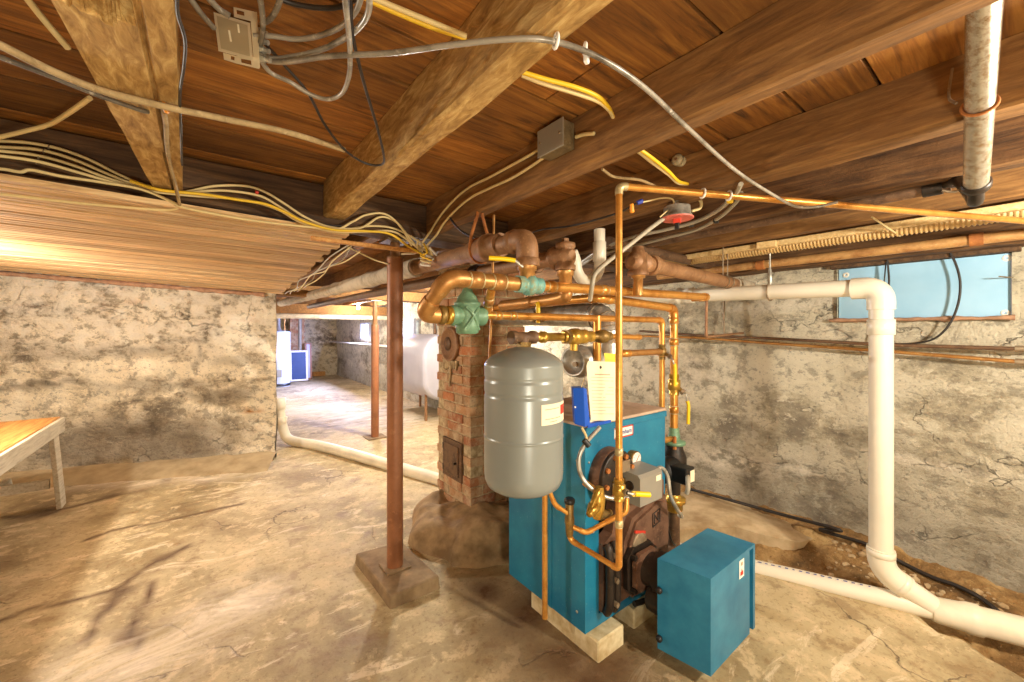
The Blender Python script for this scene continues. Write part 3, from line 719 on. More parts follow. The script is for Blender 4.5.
# burner cover: blue sheet-metal box
BC = [on_z(x, y, .42) for x, y in ((710.7, 579), (755, 543.7), (707.8, 528), (657.4, 558.5))]   # front, right, back, left
bz0, bz1 = .053, .42
def at_c(u, w): return BC[0].lerp(BC[1], u)*(1-w)+BC[3].lerp(BC[2], u)*w
def quadbox(mb, u0, u1, w0, w1, z0, z1):
    vs = [at_c(u, w) for u, w in ((u0, w0), (u1, w0), (u1, w1), (u0, w1))]
    mb.add([V((p.x, p.y, z)) for z in (z0, z1) for p in vs], [[3, 2, 1, 0], [4, 5, 6, 7], [0, 1, 5, 4], [1, 2, 6, 5], [2, 3, 7, 6], [3, 0, 4, 7]])
cv = MB(); quadbox(cv, 0, 1, .0, 1, bz1-.012, bz1); quadbox(cv, 0, .86, 0, 1, bz0, bz1-.012); quadbox(cv, .86, .95, .12, 1, bz0, bz1-.012); quadbox(cv, .95, 1, 0, 1, bz0, bz1-.012)
cov = cv.build('burner_cover', M['bluebox'], bo, 'dusty blue sheet-metal burner cover')
for zz in (.30, .105):
    p = at_c(0, .93); q = (at_c(0, .5)-at_c(1, .5)).normalized(); p.z = zz
    MB().lathe(p, q, [(0, .006), (.006, .006), (.008, .013), (.018, .013), (.022, .008)], 14).build('cover_knob', M['black'], cov)
def on_front(u, z, off=.0015):
    p = at_c(u, 0); n = (at_c(.5, 0)-at_c(.5, 1)).normalized(); p = p+n*off; p.z = z; return p
def front_patch(u0, u1, z0, z1, off): return MB().add([on_front(u0, z0, off), on_front(u1, z0, off), on_front(u1, z1, off), on_front(u0, z1, off)], [[0, 1, 2, 3]])
lb = front_patch(.60, .715, .325, .40, .0015).build('warning_label', M['white'], cov)
front_patch(.625, .69, .335, .352, .0022).build('flame_mark', M['redmark'], lb)
MB().prism([(0, 0), (.012, 0), (.006, .02)], on_front(.64, .345, .0024), (at_c(1, 0)-at_c(0, 0)).normalized(), (0, 0, 1), .0004).build('flame_mark', M['redmark'], lb)
front_patch(.635, .68, .376, .39, .0022).build('label_print', M['ink'], lb)
p = on_front(.905, .2, -.02); MB().lathe(p, (at_c(.5, 0)-at_c(.5, 1)), [(0, .005), (.003, .004)], 8).build('screw', M['galv'], cov)
# round tankless coil plate, gauge, control box, name plate
cc = V((1.385, BY0, .735)); fn = V((0, -1, 0))
cp = MB().lathe(cc, fn, [(0, .112), (.045, .112), (.055, .104), (.056, .0)], 36).build('coil_plate', M['castiron'], bo)
MB().lathe(cc+fn*.05, fn, [(0, .108), (.012, .108), (.016, .1), (.014, .0)], 36).build('coil_flange', M['blackiron'], cp)
for k in range(8):
    a = k*pi/4+.3; q = cc+V((cos(a)*.088, 0, sin(a)*.088)); MB().hexn(q+fn*.06, q+fn*.078, .011).build('flange_bolt', M['rust_orange'], cp)
def fpatch(x0, x1, z0, z1, y, sh=0): return MB().add([(x0, y, z0), (x1, y, z0+sh), (x1, y, z1+sh), (x0, y, z1)], [[0, 1, 2, 3]])
MB().bb(cc.x-.04, cc.x+.035, BY0-.078, BY0-.066, .68, .725).build('data_plate', M['bronze'], cp)
MB().bb(cc.x-.01, cc.x+.06, BY0-.08, BY0-.066, .752, .80).build('data_plate', M['steel'], cp)
gz = on_y(636, 459, BY0-.03)
ga = MB().lathe((gz.x, BY0, gz.z), fn, [(0, .034), (.03, .036), (.034, .034), (.033, .03)], 24).build('pressure_gauge', M['bronze'], bo)
MB().lathe((gz.x, BY0-.0345, gz.z), fn, [(0, .031), (.001, 0)], 24).build('gauge_dial', M['white'], ga)
nd = MB()
for k in range(9):
    a = radians(-40+k*32); r0, r1 = .022, .027
    nd.tube([(gz.x+cos(a)*r0, BY0-.0362, gz.z+sin(a)*r0), (gz.x+cos(a)*r1, BY0-.0362, gz.z+sin(a)*r1)], .0009, 4, 0)
nd.tube([(gz.x-.006, BY0-.037, gz.z-.008), (gz.x+.015, BY0-.037, gz.z+.017)], .0011, 5, 0); nd.build('gauge_needle', M['redmark'], ga)
CB = [at_d(622, 482, 1.60), at_d(661, 470, 1.74)]
kx0, kx1 = 1.415, 1.575; ky0, ky1 = .985, BY0-.0; kz0, kz1 = .625, .752
cbx = MB(); pr = [(ky1, kz0), (ky0, kz0), (ky0, kz1-.012), (ky0+.012, kz1), (ky1-.02, kz1+.006), (ky1, kz1-.01)]
cbx.prism([(a-ky0, b) for a, b in pr], (kx0, ky0, 0), (0, 1, 0), (0, 0, 1), -(kx1-kx0) if V((0, 1, 0)).cross(V((0, 0, 1))).x < 0 else (kx1-kx0))
ctl = cbx.build('control_box', M['greybox'], bo, 'grey control box')
MB().bb(kx1-.046, kx1-.012, ky0-.0015, ky0, kz1-.045, kz1-.022).build('control_label', M['paper'], ctl)
MB().lathe((kx0, ky0+.05, .70), (-1, 0, 0), [(0, .02), (.004, .02), (.004, .014), (.001, .013)], 18).build('knockout', M['blackiron'], ctl)
pl0 = on_y(620, 436, BY0-.002); pl1 = on_y(633, 423, BY0-.002)
nx0, nx1, nz0, nz1 = pl1.x-.135, pl1.x, .862, .902
pl0 = on_y(633, 432, BY0); nz0 = pl0.z-.012; nz1 = nz0+.05
npd = MB().bb(nx0, nx1, BY0-.003, BY0, nz0, nz1).build('name_plate', M['white'], bo)
MB().bb(nx0, nx1, BY0-.004, BY0-.003, nz1-.006, nz1).build('plate_border', M['redmark'], npd); MB().bb(nx0, nx1, BY0-.004, BY0-.003, nz0, nz0+.006).build('plate_border', M['redmark'], npd)
MB().bb(nx1-.006, nx1, BY0-.004, BY0-.003, nz0, nz1).build('plate_border', M['redmark'], npd)
def text(s, size, loc, rot, mat, parent, name):
    c = bpy.data.curves.new(name, 'FONT'); c.body = s; c.size = size; c.align_x = 'CENTER'; c.align_y = 'CENTER'; c.extrude = .0003
    t = bpy.data.objects.new(name, c); COL.objects.link(t); dg = bpy.context.evaluated_depsgraph_get()
    me = bpy.data.meshes.new_from_object(t.evaluated_get(dg)); bpy.data.objects.remove(t)
    me.materials.clear(); me.materials.append(mat); o = bpy.data.objects.new(name, me); COL.objects.link(o)
    off = V((0, 0, 0)); p = parent
    while p is not None: off += p.location; p = p.parent
    o.location = V(loc)-off; o.rotation_euler = rot; o.parent = parent; return o
text('Burnham', .030, ((nx0+nx1)/2, BY0-.0045, (nz0+nz1)/2), (pi/2, 0, 0), M['inkblue'], npd, 'plate_lettering')
# flexible conduits of the control box
cd = MB().tube([at_d(600, 427, 1.58), at_d(586, 443, 1.56), at_d(579, 458, 1.55), at_d(581, 475, 1.55), at_d(592, 489, 1.545), at_d(609, 498, 1.55), at_d(628, 498, 1.58)], .0085, 10, 10)
cd.build('flexible_conduit', M['galv'], bo, 'ribbed grey conduit from the blue wall pocket')
MB().tube([at_d(582, 428, 1.58), at_d(586, 436, 1.56), at_d(586, 442, 1.555)], .005, 8, 6).build('flexible_conduit', M['cream'], bo)
MB().cyl(at_d(584, 440, 1.552), at_d(589, 446, 1.552), .0115, None, 12).build('conduit_tie', M['black'], bo)
# concrete blocks
def block(x0, x1, y0, y1, label):
    b = bmesh.new(); bmesh.ops.create_cube(b, size=1)
    for q in b.verts: q.co = V(((x0+x1)/2+q.co.x*(x1-x0), (y0+y1)/2+q.co.y*(y1-y0), .042+q.co.z*.09))
    bmesh.ops.bevel(b, geom=b.edges[:], offset=.006, segments=1, affect='EDGES')
    o = MB().bm(b).build('concrete_block', M['concblock']); tag(o, label, 'concrete block', 'blocks under the boiler')
block(1.262, 1.43, 1.075, 1.50, 'pale concrete block under the left side of the blue boiler')
block(1.535, 1.72, 1.10, 1.5, 'pale concrete block beneath the burner, set under the boiler middle')

# ------------------------------------------------------------------ tank
tx, ty, tr, tz0, tz1 = .905, 1.115, .141, .779, 1.298
tk = thing('expansion_tank', 'tall grey domed expansion tank hanging in front of the boiler', 'tank', (tx, ty, tz0))
H_ = tz1-tz0
prof = [(0, 0), (.004, .06), (.012, .105), (.028, .130), (.05, .139), (.066, tr-.0006), (.071, tr), (.076, tr), (.193, tr), (.196, tr), (.1975, tr+.0014), (.2005, tr+.0018), (.2035, tr+.0014), (.205, tr), (.208, tr), (.340, tr), (.343, tr), (.347, tr-.0015), (.352, tr-.0025), (.357, tr-.0015), (.361, tr), (.364, tr), (.392, tr), (.395, tr), (.399, tr-.0015), (.404, tr-.0025), (.409, tr-.0015), (.413, tr), (.416, tr), (.448, tr), (.451, tr),
        (.455, tr-.0015), (.466, .134), (.480, .117), (.494, .092), (.505, .064), (.513, .034), (.517, 0)]
body = MB().lathe((tx, ty, tz0), (0, 0, 1), prof, 56).build('tank_body', M['tank'], tk)
MB().cyl((tx, ty, tz1-.004), (tx, ty, 1.325), .017, None, 16).build('tank_nipple', M['darkpipe'], tk)
MB().hexn((tx, ty, tz1-.006), (tx, ty, tz1+.012), .027).build('tank_bushing', M['bronze'], tk)
def tpatch(a0, a1, z0, z1, off, n=10): return MB().grid(lambda a, z: V((tx+(tr+off)*cos(a), ty+(tr+off)*sin(a), z)), lin(a0, a1, n), [z0, z1])
pa = lambda px: math.atan2(*reversed([c for c in (lambda q: (q.x-tx, q.y-ty))(at_d(px, 410, 1.33))]))
ang0, ang1 = -pi/2-.037+.0, -.18
lab = tpatch(-1.83, -.82, 1.040, 1.108, .0012).build('tank_label', M['paper'], tk)
tpatch(-1.18, -.9, 1.066, 1.098, .002, 5).build('label_logo', M['redmark'], lab)
tpatch(-1.74, -1.26, 1.090, 1.093, .002, 6).build('label_line', M['ink'], lab); tpatch(-1.74, -1.2, 1.058, 1.061, .002, 6).build('label_line', M['ink'], lab); tpatch(-1.6, -1.35, 1.048, 1.051, .002, 6).build('label_line', M['ink'], lab)

# ------------------------------------------------------------------ pipe kit
def elbow(mb, c, d0, d1, r, R=None, n=14):
    """smooth bend from direction d0 (arriving) to d1 (leaving) around corner c"""
    R = R or r*1.6; d0, d1 = V(d0).normalized(), V(d1).normalized(); c = V(c)
    a, b = c-d0*R, c+d1*R; pts = []
    for i in range(9):
        t = i/8; pts.append(a*(1-t)**2+c*2*t*(1-t)+b*t*t)
    mb.tube([a-d0*r*.8]+pts+[b+d1*r*.8], r*1.16, n, 0)
def pipe_run(parent, pts, r, mat, fit, name='tube', elbows=True, rings=(), n=14, R=None, fitname='elbow'):
    """straight lengths between corners plus a bend fitting at each corner"""
    P = [V(p) for p in pts]; R = R or r*1.6
    mb = MB()
    for i in range(len(P)-1):
        d = (P[i+1]-P[i]).normalized()
        a = P[i]+d*(R if i > 0 else 0); b = P[i+1]-d*(R if i < len(P)-2 else 0)
        mb.cyl(a, b, r, None, n)
    if elbows:
        # the run is one piece of pipe: bridge the corners inside the fittings
        for i in range(1, len(P)-1):
            d0 = (P[i]-P[i-1]).normalized(); d1 = (P[i+1]-P[i]).normalized(); pp = []
            for k in range(7): t = k/6; pp.append((P[i]-d0*R)*(1-t)**2+P[i]*2*t*(1-t)+(P[i]+d1*R)*t*t)
            mb.tube(pp, r, n, 0)
    o = mb.build(name, mat, parent)
    for i in range(1, len(P)-1):
        e = MB(); elbow(e, P[i], P[i]-P[i-1], P[i+1]-P[i], r, R, n); e.build(fitname, fit, parent)
    for k, (i, t) in enumerate(rings):
        c = P[i].lerp(P[i+1], t); d = (P[i+1]-P[i]).normalized()
        MB().lathe(c-d*r*.9, d, [(0, r*1.02), (r*.12, r*1.17), (r*1.68, r*1.17), (r*1.8, r*1.02)], n).build('coupling', fit, parent)
        for sgn in (-1, 1): MB().lathe(c+d*(sgn*r*.98-r*.12), d, [(0, r*1.0), (r*.05, r*1.1), (r*.2, r*1.1), (r*.25, r*1.0)], n).build('solder_ring', M['solder'], parent)
    return o
def run(name, label, cat, pts, r, mat, fit, group=None, **k):
    P = [V(p) for p in pts]; c = sum(P, V((0, 0, 0)))/len(P)
    t = thing(name, label, cat, (c.x, c.y, min(p.z for p in P)), group); pipe_run(t, pts, r, mat, fit, **k); return t
CG = None
# large copper return that crosses above the tank and dives to the green valve
zB = 1.522
bL, bR = V((.62, 1.15, zB)), V((2.30, 1.15, 1.545))
dn = V((.578, 1.255, 1.405))
t = run('copper_pipe', 'thickest copper pipe running level over the grey tank into the green-crusted valve', 'pipe', [V((.70, 1.255, 1.405)), dn, bL, V((.935, 1.15, zB))], .026, M['copper_dull'], M['copper_dull'], None, rings=((2, .32), (2, .62)))
run('copper_pipe', 'long straight copper pipe from the green-crusted valve toward the right wall', 'pipe', [V((.99, 1.15, zB)), bR, V((2.30, 1.24, 1.545))], .0205, M['copper'], M['copper'], None, rings=((0, .06), (0, .30)), R=.03)
run('copper_pipe', 'thin brown drop pipe from the long copper pipe to the pipes on the right wall', 'pipe', [V((2.31, 1.16, 1.53)), V((2.305, 1.16, 1.315)), V((3.12, 1.3, 1.335))], .008, M['rust'], M['rust'], None, R=.02)
# ball valve with verdigris and yellow lever
vx = V((.96, 1.15, zB))
bv = thing('ball_valve', 'green-crusted ball valve with a yellow lever above the grey tank', 'valve', vx)
MB().lathe(vx-V((.06, 0, 0)), (1, 0, 0), [(0, .031), (.03, .031), (.035, .025), (.04, .034), (.05, .040), (.07, .040), (.08, .034), (.085, .026), (.09, .031), (.115, .031), (.12, .026)], 20).build('valve_body', M['verdigris'], bv)
MB().cyl(vx+V((0, 0, .03)), vx+V((0, 0, .066)), .012).build('valve_stem', M['bronze'], bv)
MB().hexn(vx+V((0, 0, .054)), vx+V((0, 0, .064)), .019).build('stem_nut', M['verdigris'], bv)
lv = [at_d(523, 267, 1.47), at_d(515, 260.5, 1.46), at_d(505, 259, 1.45), at_d(489, 258, 1.44)]
lo = MB().tube([lv[0], lv[0].lerp(lv[1], .5), lv[1]], .006, 8, 4).build('lever', M['galv'], bv)
MB().tube([lv[1], lv[2], lv[3]], .0085, 10, 6).build('lever_grip', M['yellowpl'], lo)
# copper tee drop from the thick pipe to the level pipe below
pE = V((.84, 1.25, 1.409))
run('copper_pipe', 'short upright copper drop between the two level pipes left of the tank top', 'pipe', [V((.80, 1.165, zB-.02)), V((.835, 1.245, 1.425))], .0165, M['copper'], M['copper_dull'], None, rings=((0, .55),))
# level pipe E and its right-hand fall
e0, e1, e2 = V((.84, 1.25, 1.409)), V((1.997, 1.25, 1.41)), V((1.997, 1.25, .745))
run('copper_pipe', 'level copper pipe in front of the flue, turning down beside the boiler', 'pipe', [V((.815, 1.25, 1.409)), e1, e2, V((2.10, 1.25, .74))], .0155, M['copper'], M['copper'], None, rings=((0, .06), (0, .12), (1, .30)), R=.026)
# pipe C: from the chimney side, then right and down to the pump
c1, c2 = V((1.47, 1.25, 1.508)), V((2.118, 1.25, 1.478))
run('copper_pipe', 'lower of the two slanting copper pipes, ending above the circulator pump', 'pipe', [V((1.50, 2.25, 1.50)), c1, c2, V((2.118, 1.25, .80))], .0215, M['copper'], M['copper'], None, rings=((1, .12), (2, .1), (2, .28), (2, .85)), R=.036)
# branch between the falls
run('copper_pipe', 'short level copper branch left of the small yellow-handled drain valve', 'pipe', [V((1.66, 1.42, 1.237)), V((1.66, 1.25, 1.237)), V((1.985, 1.25, 1.237))], .0165, M['copper_dull'], M['copper'], None, R=.028)
# supply riser out of the boiler top
run('copper_pipe', 'upright copper pipe rising from the boiler top behind the instruction card', 'pipe', [V((1.4585, 1.25, .962)), V((1.4585, 1.25, 1.42))], .0195, M['copper'], M['copper'], None, rings=((0, .12), (0, .5), (0, .78)))
# filling line: tee over the tank, backflow preventer, union
fy, fz_ = 1.118, 1.327
fl_ = thing('fill_line', 'brass filling line with backflow preventer just above the grey tank', 'pipe fitting', (1.2, fy, fz_))
MB().lathe((tx-.055, fy, fz_), (1, 0, 0), [(0, .024), (.02, .024), (.022, .019), (.088, .019), (.09, .024), (.11, .024)], 16).build('tee', M['darkpipe'], fl_)
MB().cyl((tx, fy, fz_-.03), (tx, fy, fz_+.001), .022).build('tee_outlet', M['darkpipe'], fl_)
MB().lathe((tx+.055, fy, fz_), (1, 0, 0), [(0, .017), (.03, .017), (.031, .022), (.05, .022), (.051, .016), (.14, .016)], 16).build('nipple', M['brass'], fl_)
bp = MB().lathe((1.105, fy, fz_), (1, 0, 0), [(0, .02), (.015, .026), (.03, .026), (.034, .02), (.04, .03), (.06, .034), (.08, .034), (.09, .026), (.10, .03), (.125, .03), (.13, .022), (.15, .024), (.165, .024)], 18).build('backflow_preventer', M['brass'], fl_)
MB().cyl((1.165, fy, fz_), (1.165, fy, fz_-.055), .016).build('vent_port', M['brass'], bp)
MB().hexn((1.115, fy, fz_), (1.133, fy, fz_), .031).build('hex_collar', M['bronze'], bp)
MB().lathe((1.27, fy, fz_), (1, 0, 0), [(0, .014), (.04, .014), (.045, .027), (.075, .030), (.09, .027), (.094, .018), (.12, .018)], 18).build('union', M['bronze'], fl_)
MB().cyl((1.39, fy, fz_), (1.60, fy, fz_-.006), .0115).build('copper_tail', M['copper'], fl_)
e = MB(); elbow(e, (1.612, fy, fz_-.006), (1, 0, 0), (0, 1, 0), .0115); e.build('elbow', M['copper'], fl_); MB().cyl((1.612, fy+.02, fz_-.006), (1.612, fy+.12, fz_-.006), .0115).build('copper_tail', M['copper'], fl_)
# green cast flow-control valve
gv = V((.752, 1.25, 1.405))
gt = thing('flow_control_valve', 'green-painted cast flow control valve in front of the brick chimney', 'valve', gv-V((0, 0, .07)))
MB().lathe(gv-V((0, 0, .066)), (0, 0, 1), [(0, .03), (.004, .040), (.03, .043), (.07, .044), (.1, .043), (.105, .048), (.113, .048), (.116, .041), (.135, .034), (.15, .022), (.165, .016), (.172, .014)], 24).build('valve_body', M['greenpaint'], gt)
MB().cyl(gv+V((0, 0, .1)), gv+V((0, 0, .125)), .009).build('top_plug', M['blackiron'], gt)
MB().lathe(gv-V((.07, 0, 0)), (1, 0, 0), [(0, .034), (.012, .037), (.02, .034), (.07, .03), (.12, .034), (.128, .037), (.14, .034)], 18).build('side_ports', M['greenpaint'], gt)
rbm = MB().tube([gv+V((-.030, -.03, -.05)), gv+V((0, -.046, .0)), gv+V((.026, -.034, .03))], .006, 8, 6); rbm.build('cast_rib', M['greenpaint'], gt)
MB().tube([gv+V((.030, -.03, -.05)), gv+V((0, -.046, .0)), gv+V((-.026, -.034, .03))], .006, 8, 6).build('cast_rib', M['greenpaint'], gt)
for k, x in enumerate((-.115, -.088)): MB().lathe(gv+V((x, 0, 0)), (1, 0, 0), [(0, .030), (.004, .034), (.018, .034), (.022, .03)], 16).build('brass_nut', [M['bronze'], M['brass']][k], gt)
# circulator pump on the right of the boiler
px_, py_ = 2.118, 1.25
pu = thing('circulator_pump', 'black circulator pump with green flange standing right of the boiler', 'pump', (px_, py_, .14))
MB().lathe((px_, py_, .80), (0, 0, -1), [(0, .026), (.03, .028), (.04, .032), (.07, .034), (.075, .062), (.092, .062), (.096, .04)], 20).build('upper_flange', M['greenpaint'], pu)
for a in (0, pi): MB().hexn((px_+.05*cos(a+.6), py_+.05*sin(a+.6), .76), (px_+.05*cos(a+.6), py_+.05*sin(a+.6), .69), .011).build('flange_bolt', M['rust_orange'], pu)
MB().lathe((px_, py_, .71), (0, 0, -1), [(0, .045), (.03, .05), (.07, .066), (.15, .066), (.19, .048), (.23, .034), (.30, .034)], 24).build('volute', M['blackiron'], pu)
mt = MB().lathe((px_-.04, py_-.01, .59), (-1, -.12, 0), [(0, .062), (.04, .064), (.12, .064), (.135, .058), (.14, .0)], 24).build('motor', M['black'], pu)
bx = MB().bb(1.955, 2.035, 1.085, 1.175, .555, .64, .006, 2).build('terminal_box', M['black'], mt)
MB().bb(1.99, 2.03, 1.0825, 1.0855, .565, .625).build('pump_label', M['paper'], bx)
MB().lathe((px_, py_, .425), (0, 0, -1), [(0, .036), (.02, .04), (.022, .062), (.045, .062), (.047, .048), (.09, .046), (.1, .036)], 20).build('lower_flange', M['brass'], pu)
MB().cyl((px_, py_, .335), (px_, py_, .13), .031).build('iron_leg', M['darkpipe'], pu)
e = MB(); elbow(e, (px_, py_, .10), (0, 0, -1), (-1, 0, 0), .028); e.build('elbow', M['darkpipe'], pu); MB().cyl((px_-.04, py_, .10), (BX1-.05, py_, .14), .028).build('iron_leg', M['darkpipe'], pu)
_pc = MB().tube([V((kx1-.01, ky0+.05, .715)), V((kx1+.05, ky0+.04, .735)), V((kx1+.09, ky0+.03, .69)), V((kx1+.10, ky0+.02, .60)), V((kx1+.17, ky0+.03, .52)), V((kx1+.30, ky0+.08, .43)), V((kx1+.36, ky0+.13, .40))], .009, 10, 10)
o_ = _pc.build('flexible_conduit', M['galv']); tag(o_, 'grey flexible conduit arching from the grey control box toward the circulator pump', 'conduit')
MB().tube([V((1.975, 1.09, .60)), V((1.94, 1.07, .595)), V((1.925, 1.06, .56)), V((1.93, 1.07, .53))], .011, 10, 8).build('power_conduit', M['ltgrey'], pu)
MB().tube([on_y(657, 492, 1.12), on_y(664, 505, 1.1), on_y(667, 525, 1.1), on_y(672, 541, 1.1), on_y(676, 546, 1.12)], .004, 6, 8).build('power_cord', M['black'], bo)
# small valves on the falls
def levervalve(name, label, c, ax, body_r, lever, mat='brass'):
    c = V(c); t = thing(name, label, 'valve', c)
    a = V(ax).normalized(); r = body_r
    MB().lathe(c-a*r*2, a, [(0, r*.92), (r*.8, r*.92), (r*.9, r*.75), (r*1.1, r*1.15), (r*2.9, r*1.15), (r*3.1, r*.75), (r*3.2, r*.92), (r*4, r*.92)], 16).build('valve_body', M[mat], t)
    L = [V(p) for p in lever]
    MB().cyl(c, L[0], r*.42).build('valve_stem', M['bronze'], t)
    MB().hexn(L[0].lerp(c, .25), L[0], r*.6).build('stem_nut', M['steel'], t)
    l = MB().tube(L[:3], .0045, 8, 4).build('lever', M['galv'], t)
    MB().tube(L[2:], .0095, 8, 4).build('lever_grip', M['yellowpl'], l); return t
levervalve('ball_valve', 'ball valve with a hanging yellow lever on the pipe above the circulator pump', (2.118, 1.25, 1.045), (0, 0, 1), .030, [at_d(684, 393, 2.25), at_d(686, 394, 2.22), at_d(687, 401, 2.22), at_d(688.5, 406, 2.22), at_d(688, 424, 2.22)])
levervalve('drain_valve', 'small bronze tee valve with an upright yellow lever beside the boiler', (1.997, 1.25, 1.235), (0, 0, 1), .021, [at_d(671, 357, 2.16), at_d(672.5, 360, 2.14), at_d(674, 364, 2.14), at_d(675, 367, 2.14), at_d(675, 386, 2.14)], 'bronze')
# riser and its long level run to the right
rz = V((1.148, .885, 0))
rt = V((rz.x, rz.y, 1.857)); rr = on_z(1024, 221, 1.792)
rs = run('copper_pipe', 'thin copper riser in front of the boiler, turning along the joists to the right', 'pipe', [V((rz.x, rz.y, .53)), rt, rr+(rr-rt)*.16], .0125, M['copper'], M['solder'], None, rings=((0, .11), (0, .3)), R=.02)
for k in (.185, .245):
    c = rt.lerp(rr, k); MB().ring(c, (rr-rt), .0155, .004, 14, 6).build('pipe_strap', M['white'], rs)
vr = V((rz.x, rz.y, .795))
levervalve('ball_valve', 'ball valve with a yellow lever pointing right, low on the thin riser', (rz.x, rz.y, .795), (0, 0, 1), .019, [vr+V((.0, -.035, 0)), vr+V((.012, -.045, -.004)), vr+V((.022, -.046, -.006)), vr+V((.03, -.045, -.008)), vr+V((.085, -.065, -.018))])
# small copper lines between tank, tee and riser
tv = at_d(569.5, 520, 1.50)
vb = thing('drain_tee', 'upright brass drain tee with a black knob below the tank', 'pipe fitting', (tv.x, tv.y, tv.z-.06))
MB().lathe(tv-V((0, 0, .06)), (0, 0, 1), [(0, .012), (.02, .015), (.04, .015), (.05, .018), (.07, .018), (.08, .015), (.12, .016), (.125, .013)], 16).build('tee_body', M['bronze'], vb)
MB().lathe(tv+V((0, 0, .062)), (0, 0, 1), [(0, .017), (.004, .020), (.016, .020), (.02, .016)], 18).build('black_knob', M['black'], vb)
run('copper_pipe', 'small copper bend running from under the grey tank to the drain tee', 'pipe', [at_d(549, 490, 1.47), at_d(555, 505, 1.48), tv+V((-.005, 0, .025))], .0085, M['copper'], M['copper'], None, R=.018)
run('copper_pipe', 'lowest small copper pipe sloping from the drain tee to the foot of the riser', 'pipe', [tv-V((0, 0, .05)), at_d(570.5, 540, 1.50), V((rz.x, rz.y, .515)), V((rz.x, rz.y, .56))], .0095, M['copper'], M['copper'], None, R=.018)
run('copper_pipe', 'small copper pipe bending from the drain tee up to the brass mixing valve', 'pipe', [tv+V((0, 0, -.02)), at_d(586, 533, 1.50), at_d(612, 519, 1.52), at_d(626.5, 512, 1.53), at_d(627, 498, 1.54)], .009, M['copper'], M['copper'], None, R=.018)
run('copper_pipe', 'single upright copper discharge pipe dropping from behind the tank to the floor', 'pipe', [V((1.172, 1.297, .10)), V((1.172, 1.297, 1.2))], .0125, M['copper'], M['copper'], None)
mx = at_d(597, 503, 1.535)
mv = thing('mixing_valve', 'angular brass mixing valve below the round boiler plate', 'valve', mx)
MB().lathe(mx-V((.0, 0, .06)), (0.12, 0, 1), [(0, .016), (.02, .022), (.04, .026), (.08, .026), (.1, .02), (.12, .016)], 16).build('valve_body', M['brass'], mv)
MB().lathe(mx+V((-.005, 0, .0)), (-.9, -.3, -.25), [(0, .022), (.025, .024), (.05, .018), (.07, .012), (.072, 0)], 14).build('valve_bonnet', M['brass'], mv)
MB().tube([mx+V((-.05, -.012, -.008)), mx+V((-.02, -.015, .04)), mx+V((.0, -.01, .055))], .012, 8, 6).build('valve_arm', M['brass'], mv)
MB().lathe(mx+V((.0, 0, -.05)), (.9, .1, -.15), [(0, .016), (.02, .02), (.05, .016), (.09, .014)], 14).build('valve_outlet', M['bronze'], mv)
MB().cyl(mx+V((.005, 0, .04)), V((mx.x, BY0-.05, mx.z+.06)), .013).build('valve_inlet', M['copper'], mv)
# flue with barometric damper
fl0 = V((1.60, 1.30, .962))
fu = thing('flue_pipe', 'galvanised flue pipe from the boiler top to the brick chimney', 'flue', fl0)
MB().lathe(fl0, (0, 0, 1), [(0, .075), (.02, .075), (.021, .063), (.39, .063)], 28).build('flue_riser', M['galv'], fu)
fe = MB(); cF = fl0+V((0, 0, .47)); seg = [fl0+V((0, 0, .38)), fl0+V((0, .012, .425)), fl0+V((0, .045, .458)), fl0+V((0, .09, .47))]
fe.tube(seg, .065, 16, 0); fe.build('adjustable_elbow', M['galv'], fu)
for p_, q_ in zip(seg, seg[1:]): MB().ring(p_.lerp(q_, .5), (q_-p_), .066, .0025, 24, 6).build('elbow_seam', M['steel'], fu)
MB().cyl(cF+V((0, .09, 0)), V((1.62, 2.31, 1.46)), .063, None, 28).build('flue_run', M['galv'], fu)
dm = MB().lathe((1.53, 1.34, 1.205), (-1, -.12, 0), [(0, .07), (.10, .07), (.101, .078), (.112, .078), (.116, .072), (.16, .072), (.162, .06), (.155, .058), (.154, 0)], 28).build('barometric_damper', M['galv'], fu)
MB().cyl((1.372, 1.30, 1.195), (1.356, 1.298, 1.195), .012).build('damper_weight', M['steel'], dm)
# blue wall pocket with papers, instruction card, yellow card
h0 = at_d(581, 427, 1.6)
hp = thing('document_holder', 'bright blue plastic document holder propped on the front of the boiler top', 'document holder', (1.30, 1.12, .93))
q = lambda px, py, d: at_d(px, py, d)
hb = MB()
def slab(mb, pts, n_, th):
    n_ = V(n_).normalized()*th; P = [V(p) for p in pts]; k = len(P)
    mb.add(P+[p+n_ for p in P], [list(range(k))[::-1], list(range(k, 2*k))]+[[i, (i+1) % k, k+(i+1) % k, k+i] for i in range(k)]); return mb
fwd = V((SA, CA, 0))
slab(hb, [q(573, 388, 1.60), q(583.5, 388, 1.585), q(585, 427, 1.585), q(575, 424, 1.60)], fwd, .05)
hbo = hb.build('holder_back', M['blueplastic'], hp)
slab(MB(), [q(583.5, 388, 1.585), q(586.5, 389, 1.60), q(590, 424, 1.60), q(585, 427, 1.585)], fwd, .05).build('holder_spine', M['blueplastic'], hp)
slab(MB(), [q(588, 424, 1.60), q(588, 428.2, 1.6), q(611, 422.5, 1.66), q(611, 420, 1.66)], fwd, .05).build('holder_tray', M['blueplastic'], hp)
slab(MB(), [q(590, 417, 1.625), q(590, 424.5, 1.625), q(609, 420.5, 1.675), q(597, 417.5, 1.66)], fwd, .02).build('folded_paper', M['paper'], hp)
MB().tube([q(581, 388, 1.61), q(583, 382, 1.64), q(586, 374, 1.7)], .0016, 6, 4).build('hanging_string', M['cream'], hp)
MB().lathe(q(575, 407, 1.599), -fwd, [(0, .004), (.003, .004), (.004, 0)], 10).build('rivet', M['white'], hp)
